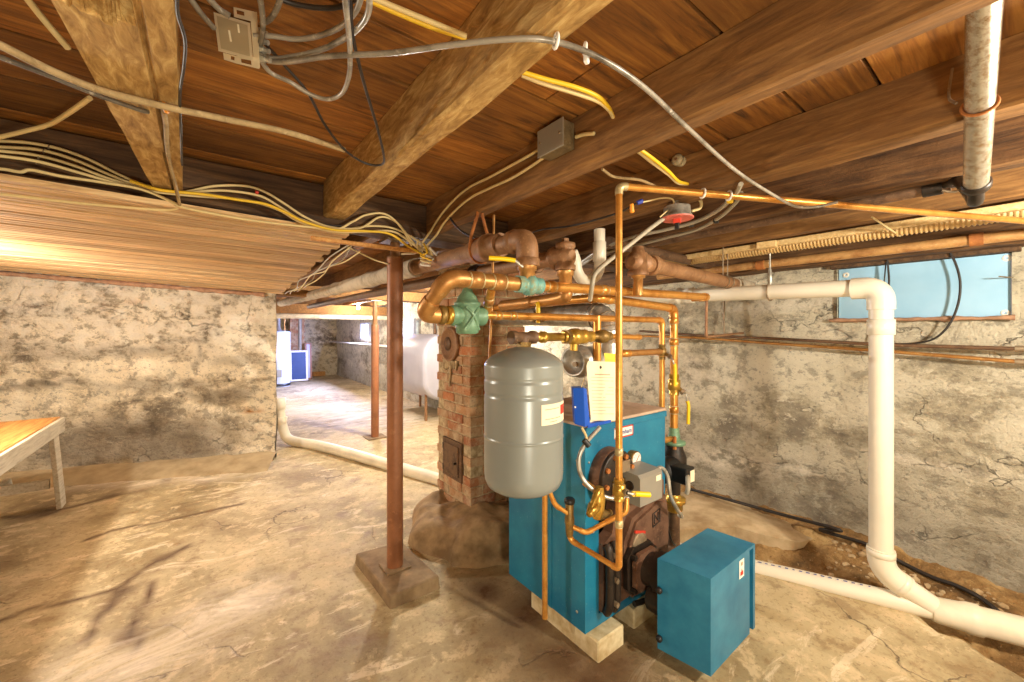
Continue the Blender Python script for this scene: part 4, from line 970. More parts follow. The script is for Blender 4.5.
K = [q(588, 361, 1.62), q(615, 362, 1.68), q(617.5, 366, 1.685), q(616, 420.5, 1.68), q(591, 420.5, 1.62), q(586.5, 366, 1.617)]
ca = MB(); slab(ca, K, fwd, .002); cd_ = ca.build('card_sheet', M['paper'])
cd_.name = 'instruction_card'; tag(cd_, 'cream printed instruction card hanging above the blue document holder', 'card')
def cpt(u, w, off=.0012):
    a = K[0].lerp(V(K[1]), u); b = K[4].lerp(K[3], u); return a.lerp(b, w)-fwd*off
random.seed(3)
for i in range(13):
    w_ = .21+i*.056; u1 = .92 if i != 0 else .8; sl = MB()
    a = .08 if i else .22
    sl.add([cpt(a, w_), cpt(u1 if i % 4 != 3 else .6, w_), cpt(u1 if i % 4 != 3 else .6, w_+(.022 if i == 0 else .009)), cpt(a, w_+(.022 if i == 0 else .009))], [[0, 1, 2, 3]]); sl.build('printed_line', M['ink'], cd_)
MB().lathe(cpt(.44, .1, .001), -fwd, [(0, .006), (.0008, .006), (.001, 0)], 10).build('punched_hole', M['black'], cd_)
yc = MB(); slab(yc, [q(604, 353, 1.72), q(618, 354, 1.75), q(619, 419, 1.75), q(612, 419, 1.73)], fwd, .002); o = yc.build('yellow_card', M['yellowpl']); tag(o, 'yellow card showing behind the cream instruction card', 'card')

# ------------------------------------------------------------------ heating mains and fittings under the ceiling
mx_, mzN = .955, 1.697
mz = lambda y: mzN+(y-1.2)*.016
mm = thing('heating_main', 'large rusty iron main with grey wrapping, elbowing down to the tank valve', 'pipe', (mx_, 1.2, 1.6))
MB().lathe((mx_, 2.16, mz(2.16)), (0, -1, -.016), [(0, .045), (.06, .045), (.07, .04), (.60, .04), (.605, .046), (.65, .047)], 24).build('iron_length', M['rust'], mm)
wr_ = MB(); P = [V((mx_, y, mz(y))) for y in lin(2.15, 7.4, 60)]
wr_.tube(P, lambda t: .053+.003*sin(t*300)+.002*sin(t*97), 16, 0); wr_.build('pipe_wrap', M['wrap'], mm)
MB().lathe((mx_, 1.52, mz(1.52)), (0, -1, 0), [(0, .046), (.01, .052), (.10, .053), (.102, .061), (.125, .061), (.127, .048), (.2, .048)], 24).build('union_coupling', M['rust'], mm)
MB().cyl((mx_, 1.36, mzN), (mx_, 1.24, mzN), .037, None, 20).build('iron_nipple', M['rust'], mm)
em_ = MB(); c_ = V((mx_, 1.155, mzN)); em_.tube([c_+V((0, .075, 0)), c_+V((0, .045, 0)), c_+V((0, .018, -.006)), c_+V((0, .004, -.024)), c_+V((0, 0, -.05)), c_+V((0, 0, -.085))], .042, 20, 4)
em_.lathe(c_+V((0, .095, 0)), (0, -1, 0), [(0, .046), (.025, .048), (.03, .042)], 20); em_.lathe(c_+V((0, 0, -.075)), (0, 0, -1), [(0, .042), (.005, .048), (.03, .046)], 20)
em_.build('iron_elbow', M['rust'], mm)
MB().lathe(c_+V((0, 0, -.10)), (0, 0, -1), [(0, .036), (.02, .036), (.022, .03), (.09, .03)], 18).build('copper_adapter', M['copper_dull'], mm)
hs = MB()
hp_ = on_x(480, 243, mx_); yh = hp_.y
for sx in (-1, 1): hs.tube([V((mx_+sx*.055, yh, mz(yh)+.0)), V((mx_+sx*.045, yh, mz(yh)+.06)), V((mx_+sx*.012, yh, 1.86)), V((mx_+sx*.006, yh, 1.93))], .007, 6, 0)
hs.ring((mx_, yh, mz(yh)), (0, 1, 0), .053, .006, 22, 6)
hs.build('strap_hanger', M['rust_orange'], mm)
sm = thing('heating_main', 'second iron main running behind the wrapped one to the plugged tee', 'pipe', (1.17, 1.2, 1.6))
sx_, sz_ = 1.165, 1.655
MB().cyl((sx_, 1.22, sz_), (sx_, 2.0, sz_+.012), .034, None, 20).build('iron_length', M['rust'], sm)
MB().cyl((sx_, 2.0, sz_+.012), (sx_+.06, 6.6, sz_+.06), .034, None, 20).build('iron_length', M['darkpipe'], sm)
MB().lathe((sx_, 1.86, sz_+.01), (0, -1, 0), [(0, .046), (.07, .046)], 20).build('coupling', M['blackiron'], sm)
MB().lathe((sx_, 1.40, sz_), (0, -1, 0), [(0, .044), (.01, .047), (.06, .047), (.064, .044)], 20).build('coupling', M['rust'], sm)
te = MB(); te.lathe((sx_, 1.235, sz_), (0, -1, 0), [(0, .047), (.02, .05), (.03, .042), (.09, .042), (.11, .02)], 18)
te.lathe((sx_, 1.165, sz_-.058), (0, 0, 1), [(0, .041), (.02, .042), (.023, .036), (.085, .036), (.09, .036), (.094, .041), (.11, .04), (.114, .024)], 18)
te.build('iron_tee', M['rust'], sm)
MB().hexn((sx_, 1.165, sz_+.05), (sx_, 1.165, sz_+.072), .015).build('tee_plug', M['rust'], sm)
MB().lathe((sx_, 1.165, sz_-.06), (0, 0, -1), [(0, .034), (.02, .034), (.022, .027), (.09, .027)], 18).build('copper_adapter', M['copper_dull'], sm)
MB().tube([V((sx_, 1.165, sz_-.14)), V((sx_, 1.2, sz_-.17)), V((sx_, 1.6, sz_-.18))], .027, 12, 6).build('copper_tail', M['copper_dull'], sm)
tm = thing('heating_main', 'short brown iron main crossing behind the riser to the right wall', 'pipe', (2.1, 1.1, 1.6))
t0_, t1_ = V((1.55, 1.09, 1.66)), V((2.78, 1.19, 1.655))
MB().cyl(t0_+V((.04, .003, 0)), t1_, .036, None, 20).build('iron_length', M['rust'], tm)
MB().lathe(t1_-V((.06, 0, 0)), (1, .08, 0), [(0, .044), (.2, .046), (.3, .042)], 16).build('pipe_wrap', M['wrap'], tm)
te = MB(); te.lathe(t0_+V((-.05, 0, 0)), (1, .08, 0), [(0, .02), (.01, .04), (.08, .042), (.085, .048), (.11, .048)], 18)
te.lathe(t0_+V((0, 0, -.06)), (0, 0, 1), [(0, .046), (.02, .047), (.024, .041), (.1, .041), (.105, .03), (.13, .024)], 18); te.build('iron_tee', M['rust'], tm)
MB().lathe(t0_+V((.1, .008, 0)), (1, .08, 0), [(0, .045), (.02, .05), (.03, .05), (.032, .045), (.06, .045)], 18).build('coupling', M['rust'], tm)
MB().lathe(t0_+V((0, 0, -.05)), (0, 0, -1), [(0, .032), (.02, .032), (.022, .022), (.10, .022)], 16).build('copper_adapter', M['copper_dull'], tm)
for f in (.80, .86):
    c = t0_.lerp(t1_, f); h = MB(); h.ring(c, (1, .08, 0), .039, .003, 18, 5); h.cyl(c+V((0, 0, .038)), c+V((0, 0, .22)), .003); h.build('hanger_rod', M['steel'], tm)
MB().cyl((1.75, 1.42, 1.838), (3.0, 1.47, 1.838), .03, None, 16).build('brown_pipe', M['darkpipe']); o = bpy.context.view_layer.objects.get('brown_pipe') or bpy.data.objects['brown_pipe']
o.name = 'iron_pipe'; tag(o, 'dark iron pipe crossing just behind the short brown main', 'pipe')
# galvanised pipe, upper right, with its ring clamp and the iron pipe it joins
gp = thing('galvanised_pipe', 'rust-flecked galvanised pipe hanging under the joists at upper right', 'pipe', (1.2, .05, 1.8))
ga_, gb_ = V((1.06, .05, 2.022)), V((1.70, .10, 1.752))
MB().cyl(ga_, gb_, .0245, None, 28).build('pipe_length', M['galv_rust'], gp)
gd = (gb_-ga_).normalized()
MB().lathe(gb_-gd*.02, gd, [(0, .027), (.004, .030), (.02, .030), (.026, .02)], 20).build('black_collar', M['blackiron'], gp)
MB().tube([gb_, gb_+gd*.07, V((1.86, .12, 1.77)), V((2.02, .16, 1.86)), V((2.085, .2, 1.868))], .017, 12, 6).build('black_elbow', M['blackiron'], gp)
c = on_z(977, 140, 1.78); c = ga_+gd*((c-ga_).dot(gd))
MB().ring(c, gd, .028, .0035, 24, 6).build('ring_clamp', M['rust_orange'], gp)
MB().tube([c+V((0, .036, .02)), c+V((.02, .05, .05)), c+V((.03, .045, .12))], .003, 6, 4).build('clamp_wire', M['steel'], gp)
ip = thing('iron_pipe', 'grey iron pipe running along the joists from the galvanised pipe end', 'pipe', (2.1, 1, 1.79))
MB().cyl((2.085, .18, 1.868), (2.085, 1.95, 1.868), .024, None, 18).build('pipe_length', M['darkpipe'], ip)
MB().lathe((2.085, .20, 1.868), (0, 1, 0), [(0, .03), (.05, .03)], 16).build('coupling', M['blackiron'], ip)
MB().hexn((2.085, .20, 1.868), (2.085, .165, 1.868), .016).build('end_plug', M['blackiron'], ip)
MB().tube([V((2.05, .12, 1.84)), V((2.07, .17, 1.835)), V((2.06, .2, 1.845))], .004, 6, 5).build('clamp_wire', M['steel'], ip)
# rusty pipe along the top of the right wall, ribbed conduit beside it
rp = thing('iron_pipe', 'rusty iron pipe along the top of the right wall above the blue board', 'pipe', (2.98, 0, 1.78))
MB().cyl((2.96, -1.2, 1.788), (2.98, 1.9, 1.80), .026, None, 18).build('pipe_length', M['tanpipe'], rp)
for yy in (.15, 1.1): MB().lathe((2.965, yy, 1.793), (0, 1, 0), [(0, .031), (.045, .031)], 16).build('coupling', M['rust_orange'], rp)
rc = MB(); n_ = 190; prof_ = []
for i in range(n_): a = i/n_*3.1; prof_ += [(a, .028), (a+.005, .034), (a+.010, .034), (a+.014, .028)]
rc.lathe((2.665, -1.2, 1.842), (0, 1, 0), prof_, 14); o = rc.build('ribbed_conduit', M['rib']); tag(o, 'tan ribbed flexible conduit along the joists above the rusty wall pipe', 'conduit')
lt = MB().bb(2.575, 2.61, -2, 1.9, 1.835, 1.866, .003).build('wood_batten', M['new_wood']); tag(lt, 'long pale batten under the joists beside the ribbed conduit', 'batten')
# white vent stack
VX, VYv = 2.66, .475
vs_ = thing('vent_stack', 'tall white plastic vent stack standing in front of the blue board', 'drain pipe', (VX, VYv, .1))
vtop = on_x(881, 287, VX); VYv = vtop.y
zt = vtop.z; r_ = .047
MB().cyl((VX, VYv, .23), (VX, VYv, zt-.05), r_, None, 28).build('upright', M['pvc'], vs_)
mb = MB(); elbow(mb, (VX, VYv, zt), (0, 0, 1), (0, 1, 0), r_, .075, 24); mb.build('top_elbow', M['pvc'], vs_)
MB().lathe((VX, VYv, zt-.16), (0, 0, -1), [(0, r_+.002), (.003, r_+.007), (.075, r_+.007), (.078, r_+.002)], 28).build('coupling', M['pvc'], vs_)
hv = V((VX, 1.46, zt+.03))
MB().cyl((VX, VYv+.05, zt+.002), (VX, 2.35, zt+.05), r_-.003, None, 24).build('level_run', M['pvc'], vs_)
MB().lathe((VX, 1.42, zt+.027), (0, 1, .03), [(0, r_+.001), (.005, r_+.007), (.05, r_+.007), (.052, r_+.001), (.1, r_+.001), (.102, r_+.008), (.118, r_+.008)], 24).build('coupling', M['pvc'], vs_)
fp = V((2.72, .40, .045)); fdir = V((.36, -.93, 0)).normalized()
mb = MB(); elbow(mb, (VX, VYv, .165), (0, 0, -1), (fdir*.85+V((0, 0, -.53))), r_, .07, 24); mb.build('bottom_bend', M['pvc'], vs_)
bend = V((VX, VYv, .165)); bd = (fdir*.85+V((0, 0, -.53))).normalized()
for c_q, d_q in ((V((VX, VYv, .235)), V((0, 0, 1))), (bend+bd*.07, bd)): MB().lathe(c_q, d_q, [(0, r_+.002), (.003, r_+.009), (.03, r_+.009), (.033, r_+.002)], 26).build('hub_ring', M['pvc'], vs_)
MB().cyl(bend+bd*.07, bend+bd*.22, r_, None, 24).build('sloping_branch', M['pvc'], vs_)
wyc = bend+bd*.23; wyc.z = .045
vh = thing('pipe_hanger', 'steel strap hanger on a wood block holding the level white vent pipe', 'hanger', (VX, .96, zt+.05))
hy = on_x(770, 288, VX).y; hz = zt+.002+(hy-VYv)*.025
MB().box((VX, hy+.0, 1.850), (.20, .10, .036), .15, .003).build('wood_block', M['new_wood'], vh)
h = MB(); h.cyl((VX, hy, hz+.12), (VX, hy, 1.835), .0045); h.lathe((VX, hy, hz+.04), (0, 0, 1), [(0, .007), (.03, .014), (.07, .012), (.10, .006)], 12); h.build('hanger_rod', M['galv'], vh)
MB().ring((VX, hy, hz), (0, 1, 0), r_+.004, .005, 24, 6).build('pipe_ring', M['steel'], vh)
# floor drain, right
A_, B_ = wyc-fdir*1.15, wyc+fdir*.75
A_.z = -.005; B_.z = .03
fdp = thing('floor_drain', 'white drain pipe half buried in the dirt below the vent stack', 'drain pipe', wyc)
MB().cyl(A_, wyc+V((0, 0, -.01)), .043, None, 24).build('drain_length', M['pvc'], fdp)
MB().lathe(wyc-fdir*.02+V((0, 0, -.008)), fdir+V((0, 0, .01)), [(0, .05), (.02, .056), (.10, .060), (.12, .066), (.16, .066), (.165, .060), (.9, .060)], 28).build('wye_fitting', M['pvc_old'], fdp)
MB().lathe(wyc+fdir*.3+V((0, 0, -.004)), fdir, [(0, .0605), (.002, .063), (.02, .063), (.022, .0605)], 28).build('black_band', M['oldcable'], fdp)
ink = MB()
for i in range(26):
    c = A_.lerp(wyc, .12+i*.027)+V((-.015, 0, .0405)); ink.box(c, (.006, .018*random.uniform(.4, 1), .0015), math.atan2(fdir.y, fdir.x)+pi/2)
o = ink.build('pipe_printing', M['inkblue'], fdp); o['kind'] = 'stuff'
# left floor drain
L0 = on_z(286, 441, .05)
ld = thing('floor_drain', 'white drain pipe on the floor from the left wall end to the chimney', 'drain pipe', L0)
LP = [at_d(281, 397, L0.x*SA+L0.y*CA), at_d(281, 408, L0.x*SA+L0.y*CA)]
MB().tube([V((L0.x-.06, L0.y+.02, .52)), V((L0.x-.055, L0.y+.02, .36)), V((L0.x-.03, L0.y+.01, .2)), V((L0.x+.01, L0.y-.03, .09)), V((L0.x+.10, L0.y-.14, .052)), V((L0.x+.25, L0.y-.38, .046)), V((L0.x+.5, L0.y-1.05, .046)), V((1.62, 3.213, .04)), V((1.95, 2.3, .02))], .054, 20, 8).build('drain_length', M['pvc_old'], ld)
MB().lathe((L0.x-.06, L0.y+.02, .43), (0, 0, 1), [(0, .056), (.004, .062), (.13, .062), (.134, .05), (.135, .0)], 24).build('coupling', M['pvc'], ld)
MB().lathe((L0.x-.05, L0.y+.018, .26), (.1, -.03, 1), [(0, .056), (.004, .061), (.08, .061), (.084, .056)], 24).build('coupling', M['pvc_old'], ld)
# white P-trap behind the riser
tp = on_y(600, 236, 1.35); tq = lambda px, py: on_y(px, py, 1.35)
tt = thing('drain_trap', 'cream plastic trap looping up to the joists behind the thin riser', 'drain pipe', tq(590, 283))
MB().tube([V((tq(599.5, 228).x, 1.35, 1.868)), tq(599.5, 236), tq(599.5, 262), tq(598, 272), tq(591, 279.5), tq(582, 279), tq(577, 271), tq(575.5, 262), tq(572, 257)], .028, 18, 6).build('trap_bend', M['pvc'], tt)
c = tq(599.5, 262); MB().lathe(c, (0, 0, 1), [(0, .029), (.003, .033), (.10, .033), (.103, .029)], 20).build('slip_collar', M['pvc'], tt)
MB().lathe(tq(575, 262), (-.5, 0, .7), [(0, .031), (.03, .034), (.05, .034), (.054, .028)], 18).build('slip_collar', M['pvc'], tt)
# wall pipes on the right wall
def wallpipe(label, pts, r, mat):
    P = [on_x(x, y, XW-.075) for x, y in pts]; t = thing('wall_pipe', label, 'pipe', P[-1]); mb = MB(); mb.tube(P+[P[-1]+V((0, -1.3, -.03))], r, 10, 0); mb.build('pipe_length', M[mat], t)
    e = (P[-1]-P[-2]).normalized(); MB().lathe(P[-1]-e*.13, e, [(0, r*1.5), (.04, r*1.5)], 12).build('coupling', M['steel'], t)
    for f in (.3, .7):
        c = P[-2].lerp(P[-1], f) if f > .5 else P[0].lerp(P[1], .5); MB().tube([c+V((.0, 0, r+.004)), c+V((.05, 0, r+.004))], .004, 6, 0).build('wall_hook', M['steel'], t)
    return t
wallpipe('upper of the two thin copper pipes along the right wall', [(640, 331), (695, 335), (780, 339), (890, 345), (1060, 350)], .0105, 'darkpipe')
wallpipe('lower of the two thin copper pipes along the right wall', [(640, 336), (695, 337.5), (780, 344), (890, 351.5), (1060, 365)], .0105, 'copper_dull')
for i, x in enumerate((693, 724)):
    a, b_ = on_x(x, 297, XW-.04), on_x(x-(0 if i else 4), 334, XW-.06)
    if i: o = MB().tube([a+V((0, 0, .2)), a, b_], .009, 8, 0).build('wall_pipe', M['steel']); tag(o, 'short upright steel pipe on the right wall behind the white vent pipe', 'pipe')
# insulation board in the window opening, its frame and the broken brick edge
ib = thing('insulation_board', 'pale blue foam board filling the window opening in the right wall', 'insulation board', (XW-.005, (wy0+wy1)/2, wz0))
MB().bb(XW+.0, XW+.03, wy0+.005, wy1-.005, wz0+.005, wz1-.005).build('board', M['foam'], ib)
for px, py in ((1007, 258), (1005.5, 313), (846, 275)):
    c = on_x(px, py, XW); MB().lathe(c+V((.001, 0, 0)), (-1, 0, 0), [(0, .017), (.003, .016), (.004, .006), (.001, .005)], 18).build('washer', M['white'], ib)
wf = MB(); wf.bb(XW-.05, XW+.03, wy0-.03, wy1+.03, wz1-.002, wz1+.022, .003)
struct(wf.build('window_1', M['girder']))
be = MB()
def be_pt(u, w):
    a = w*2*pi; y = wy0-.01+(wy1-wy0+.05)*u; r = .014+.010*noise.noise(V((y*9, 1, 0)))+.006*noise.noise(V((y*31, a, 0)))
    return V((XW-.02+r*cos(a)*1.2, y, wz0+.0+r*sin(a)*.8))
be.grid(be_pt, lin(0, 1, 80), lin(0, 1, 9)); struct(be.build('trim_1', M['redbrick_flat']))
# ------------------------------------------------------------------ bench
bn = thing('workbench', 'low white-framed workbench with a plank top against the left wall', 'workbench', (-1.4, 3.6, 0))
bt = at_d(53, 421, 3.1); bxr = -.90; ye_ = 4.60; zb = .655
for k in range(4):
    a = -1.9+k*.255; MB().bb(a, a+.252 if k < 3 else bxr-.0, 2.2, ye_, zb, zb+.03, .003).build('top_plank', M['bench_wood'], bn)
MB().bb(bxr-.002, bxr+.022, 2.2, ye_+.02, zb-.085, zb+.022, .002).build('apron', M['grey_wood'], bn)
MB().bb(-1.9, bxr, ye_, ye_+.024, zb-.085, zb+.022, .002).build('apron', M['grey_wood'], bn)
def strut(p, q, w, d):
    p, q = V(p), V(q); z = (q-p).normalized(); x = V((1, 0, 0)); y = z.cross(x).normalized(); x = y.cross(z)
    m = Matrix((x, y, z)).transposed().to_4x4(); return MB().box((p+q)/2, (w, d, (q-p).length), m, .003)
strut((bxr-.03, ye_-.06, zb-.01), (bxr+.015, ye_-.05, .0), .03, .12).build('leg', M['grey_wood'], bn)
strut((bxr-.03, 2.5, zb-.01), (bxr+.01, 2.45, .0), .026, .09).build('leg', M['grey_wood'], bn)
strut((-1.87, ye_-.06, zb-.01), (-1.87, ye_-.05, .0), .026, .09).build('leg', M['grey_wood'], bn)
strut((-1.87, 2.5, zb-.01), (-1.87, 2.45, .0), .026, .09).build('leg', M['grey_wood'], bn)
q0, q1 = at_d(10, 481, 3.0), at_d(-40, 520, 2.7)
strut(q0, q1, .03, .07).build('brace', M['grey_wood'], bn)
MB().bb(-1.86, bxr-.04, ye_-.09, ye_-.06, .16, .23, .002).build('stretcher', M['grey_wood'], bn)

# ------------------------------------------------------------------ far room
wh = thing('water_heater', 'white water heater beyond the end of the left wall', 'water heater', (1.5, 11.2, 0))
wc = on_z(282, 386, 0); wx, wy = wc.x-.08, wc.y
MB().lathe((wx, wy, 0), (0, 0, 1), [(0, .25), (.03, .26), (1.30, .26), (1.335, .25), (1.35, .2), (1.36, 0)], 32).build('heater_jacket', M['enamel'], wh)
MB().lathe((wx, wy, .02), (0, 0, 1), [(0, .262), (.06, .264), (.062, .26)], 32).build('base_ring', M['black'], wh)
MB().lathe((wx, wy, 1.36), (0, 0, 1), [(0, .09), (.05, .06), (.06, .045), (.45, .045)], 16).build('draft_hood', M['galv'], wh)
for dx in (-.13, .13): MB().tube([V((wx+dx, wy-.05, 1.34)), V((wx+dx, wy-.05, 1.6)), V((wx+dx*1.2, wy-.1, 1.8))], .014, 8, 4).build('water_pipe', M['copper_dull'], wh)
MB().bb(wx-.08, wx+.04, wy-.275, wy-.245, .25, .42, .004).build('gas_valve', M['greybox'], wh)
def lean(name, label, cat, px0, px1, py0, py1, yp, mat, fmat):
    a, b_ = on_y(px0, py1, yp), on_y(px1, py1, yp); z0, z1 = .02, on_y(px0, py0, yp).z
    t = thing(name, label, cat, ((a.x+b_.x)/2, yp, 0)); tl = Matrix.Translation(V(((a.x+b_.x)/2, yp+.05, (z0+z1)/2))) @ Matrix.Rotation(radians(-6), 4, 'X')
    w, h = b_.x-a.x, z1-z0
    def bxm(c, s): return MB().bm((lambda b: (bmesh.ops.create_cube(b, size=1), [setattr(v, 'co', V((v.co.x*s[0]+c[0], v.co.y*s[1]+c[1], v.co.z*s[2]+c[2]))) for v in b.verts], b)[2])(bmesh.new()), False, tl)
    bxm((0, 0, 0), (w-.06, .02, h-.06)).build('panel', M[mat], t)
    for c, s in (((-w/2+.02, 0, 0), (.045, .035, h)), ((w/2-.02, 0, 0), (.045, .035, h)), ((0, 0, h/2-.02), (w, .035, .045)), ((0, 0, -h/2+.02), (w, .035, .045))): bxm(c, s).build('frame_rail', M[fmat], t)
    return t
lean('framed_panel', 'deep blue panel in a white frame leaning beside the water heater', 'panel', 290, 308, 351, 378, 11.9, 'bluepanel', 'white')
lean('framed_panel', 'narrow dark framed panel leaning right of the blue panel', 'panel', 305.5, 312, 343, 376, 12.1, 'oiltank', 'post')
rbk = MB(); a = on_y(290, 320, 12.3); b_ = on_y(303, 350, 12.3)
for r0 in range(14):
    for k in range(3):
        w_ = (b_.x-a.x)/3; rbk.bb(a.x+k*w_+(.06 if r0 % 2 else 0), a.x+(k+1)*w_-.012+(.06 if r0 % 2 else 0), 12.3, 12.6, .62+r0*.075, .685+r0*.075, .004)
rbk.bb(a.x+.01, b_.x+.03, 12.32, 12.58, 0, 1.9)
o = rbk.build('brick_pier', M['brick']); tag(o, 'small brick pier in the far corner behind the water heater', 'brick pier')
gp_ = on_z(300, 380, 0); o = MB().cyl((gp_.x, gp_.y, 0), (gp_.x, gp_.y, 1.95), .045, None, 14).build('steel_post', M['ltgrey']); tag(o, 'thin grey far post standing in front of the deep blue panel', 'post')
# oil tank
oc = V((2.5, 5.4, 0))
ot = thing('oil_tank', 'pale upright oval oil tank on legs along the far right wall', 'oil tank', (2.8, 6.1, 0))
om = MB(); w_, z0_, z1_ = .33, .30, 1.30; secs = []
def oval(s): 
    out = []
    for k in range(32):
        a = 2*pi*k/32; y0 = cos(a)*w_; zz = sin(a)
        cz = (z0_+z1_)/2; hz = (z1_-z0_)/2-w_
        out.append((2.84+cos(a)*w_*s, cz+(hz if zz > 0 else -hz)+zz*w_*s if s > .5 else cz+zz*w_*s))
    return out
rings = [(5.40, .86), (5.415, .95), (5.45, 1), (6.85, 1), (6.9, .86)]
vs = []; fs = []
for y, s in rings: vs += [V((p[0], y, p[1])) for p in oval(s)]
for i in range(len(rings)-1): fs += [[i*32+k, i*32+(k+1) % 32, (i+1)*32+(k+1) % 32, (i+1)*32+k] for k in range(32)]
om.add(vs, fs, True); om.add(vs[:32], [list(range(32))]); om.add(vs[-32:], [list(range(32))[::-1]]); om.build('tank_shell', M['oiltank'], ot)
for x, y in ((2.62, 5.55), (3.05, 5.55), (2.62, 6.7), (3.05, 6.7)): MB().cyl((x, y, 0), (x, y, .42), .022).build('leg', M['rust'], ot)
MB().cyl((2.84, 5.7, 1.28), (2.84, 5.7, 1.75), .025).build('vent_pipe', M['darkpipe'], ot)
# far windows, shelf, bulbs
for i, (y0, y1, z0, z1) in enumerate(((7.15, 7.85, 1.24, 1.55), (9.75, 10.35, 1.20, 1.52))):
    f = MB(); f.bb(3.10, 3.16, y0-.04, y0, z0-.04, z1+.04); f.bb(3.10, 3.16, y1, y1+.04, z0-.04, z1+.04); f.bb(3.10, 3.16, y0, y1, z1, z1+.04); f.bb(3.10, 3.16, y0, y1, z0-.04, z0); f.bb(3.105, 3.155, (y0+y1)/2-.015, (y0+y1)/2+.015, z0, z1)
    fo_ = f.build('window_%d' % (i+2), M['enamel']); struct(fo_)
    MB().bb(3.125, 3.135, y0, y1, z0, z1).build('pane', M['pane'], fo_)
s0 = on_x(338, 342, 3.0); o = MB().bb(2.86, 3.16, 7.9, 12.6, 1.02, 1.05, .004).build('wall_shelf', M['grey_wood']); tag(o, 'long grey plank shelf along the far right wall below a window', 'shelf')
def bulb(p, label):
    p = V(p); t = thing('light_bulb', label, 'light bulb', p)
    MB().lathe(p+V((0, 0, -.03)), (0, 0, 1), [(0, 0), (.004, .016), (.014, .027), (.03, .03), (.045, .026), (.06, .016), (.07, .013)], 16).build('glass', M['bulb'], t)
    MB().lathe(p+V((0, 0, .04)), (0, 0, 1), [(0, .016), (.02, .018), (.022, .05), (.05, .055), (.06, .055)], 16).build('lamp_holder', M['porcelain'], t)
bulb((2.32, 7.9, 1.80), 'bare lit bulb farther off, above the shelf in the far room')
bulb((2.04, 4.16, 1.80), 'bare lit bulb nearer the chimney, behind the near red-brown post')
cr_ = on_z(318, 376, 0); o = MB().box((cr_.x, cr_.y, .07), (.35, .25, .14), .2, .02).build('wooden_box', M['bench_wood']); tag(o, 'low tan wooden box on the floor at the far wall', 'box')
wp = MB().cyl((.5, 8.48, 1.632), (3.1, 8.48, 1.632), .05, None, 16).build('white_pipe', M['wrap']); wp.name = 'drain_pipe'; tag(wp, 'pale level pipe hung under the lowest far beam', 'drain pipe')

# ------------------------------------------------------------------ cables and small fittings under the ceiling
def cable(name, label, cat, pts, r, mat, group=None, sub=8, n=7):
    o = MB().tube(pts, r, n, sub).build(name, M[mat]); return tag(o, label, cat, group)
Z = lambda z, *pp: [on_z(x, y, z) for x, y in pp]
def Zs(*pp): return [on_z(x, y, z) for x, y, z in pp]
# grey line from the splitter to the right
cable('coaxial_cable', 'long grey cable sweeping from the splitter under the joists to the upper right', 'cable',
      Zs((262, 60, 1.93), (285, 62, 1.90), (330, 56, 1.875), (390, 53, 1.86), (450, 45, 1.855), (510, 39, 1.853), (553, 41, 1.852), (600, 58, 1.85), (645, 88, 1.848), (690, 130, 1.846), (735, 170, 1.832), (770, 193, 1.815), (795, 206, 1.80), (815, 207, 1.795), (838, 202, 1.80)), .0052, 'coax')
st = thing('cable_staple', 'white cable staple holding the grey cable on the pale hewn joist', 'cable staple', on_z(557, 41, 1.86), 'white staples on the long grey cable')
c = on_z(556, 41, 1.853); MB().ring(c, (.7, -.3, 0), .011, .003, 14, 6).build('staple_loop', M['white'], st)
c = on_z(585, 52, 1.86); st = thing('cable_staple', 'white plastic cable clip just right of the pale hewn joist', 'cable staple', c, 'white staples on the long grey cable'); m_ = MB(); m_.ring(c+V((0, 0, .006)), (.7, -.5, 0), .009, .003, 12, 6); m_.box(c+V((.004, 0, -.012)), (.012, .009, .014), .4, .002); m_.build('clip_body', M['white'], st)
# splitter
spc = on_z(236, 36, 1.93); sd0 = spc.x*SA+spc.y*CA; fw = V((SA, CA, 0))
S = sd0/400; ax_ = (at_d(250, 23, sd0)-at_d(214, 12, sd0)).normalized(); ay_ = (at_d(214, 12, sd0)-at_d(219, 51, sd0)).normalized()
sp_t = thing('cable_splitter', 'pale metal cable splitter hanging in the looped cables at top left', 'cable splitter', spc)
def splate(name, corners, d0, d1, mat, hole=None):
    P = [at_d(x, y, sd0+d) for d in (d0, d1) for x, y in corners]; m = MB()
    if hole is None: m.add(P, [[0, 1, 2, 3], [7, 6, 5, 4]]+[[k, 4+k, 4+(k+1) % 4, (k+1) % 4] for k in range(4)])
    else:
        P += [at_d(x, y, sd0+d) for d in (d0, d1) for x, y in hole]; F = []
        for k in range(4): j = (k+1) % 4; F += [[k, j, 8+j, 8+k], [4+j, 4+k, 12+k, 12+j], [k, 4+k, 4+j, j], [8+k, 8+j, 12+j, 12+k]]
        m.add(P, F)
    return m.build(name, M[mat], sp_t)
splate('splitter_body', [(213.5, 12), (250, 23), (253, 60), (218.5, 51)], -.01, .02, 'splitter')
splate('face_plate', [(216.5, 15.5), (247.5, 25.5), (250, 56.5), (221, 48.5)], -.012, -.01, 'splitter_face')
splate('mounting_tab', [(233.5, 7), (254, 11.5), (256, 22.5), (234, 17)], -.004, .004, 'splitter', [(236.5, 9.8), (244, 11.8), (244.5, 16), (237, 14)])
splate('mounting_tab', [(223, 52.5), (236, 56), (236.5, 63.5), (224, 59.5)], -.004, .004, 'splitter', [(231, 56), (234.5, 57), (234.5, 60.5), (231, 59.5)])
splate('mounting_tab', [(236, 56), (258, 57), (259.5, 69), (236.5, 63.5)], -.004, .004, 'splitter', [(241, 58.8), (251, 60.5), (251.5, 65), (241.5, 62.6)])
splate('side_bracket', [(250, 12), (257, 12), (260, 68), (254, 67)], -.002, .022, 'splitter')
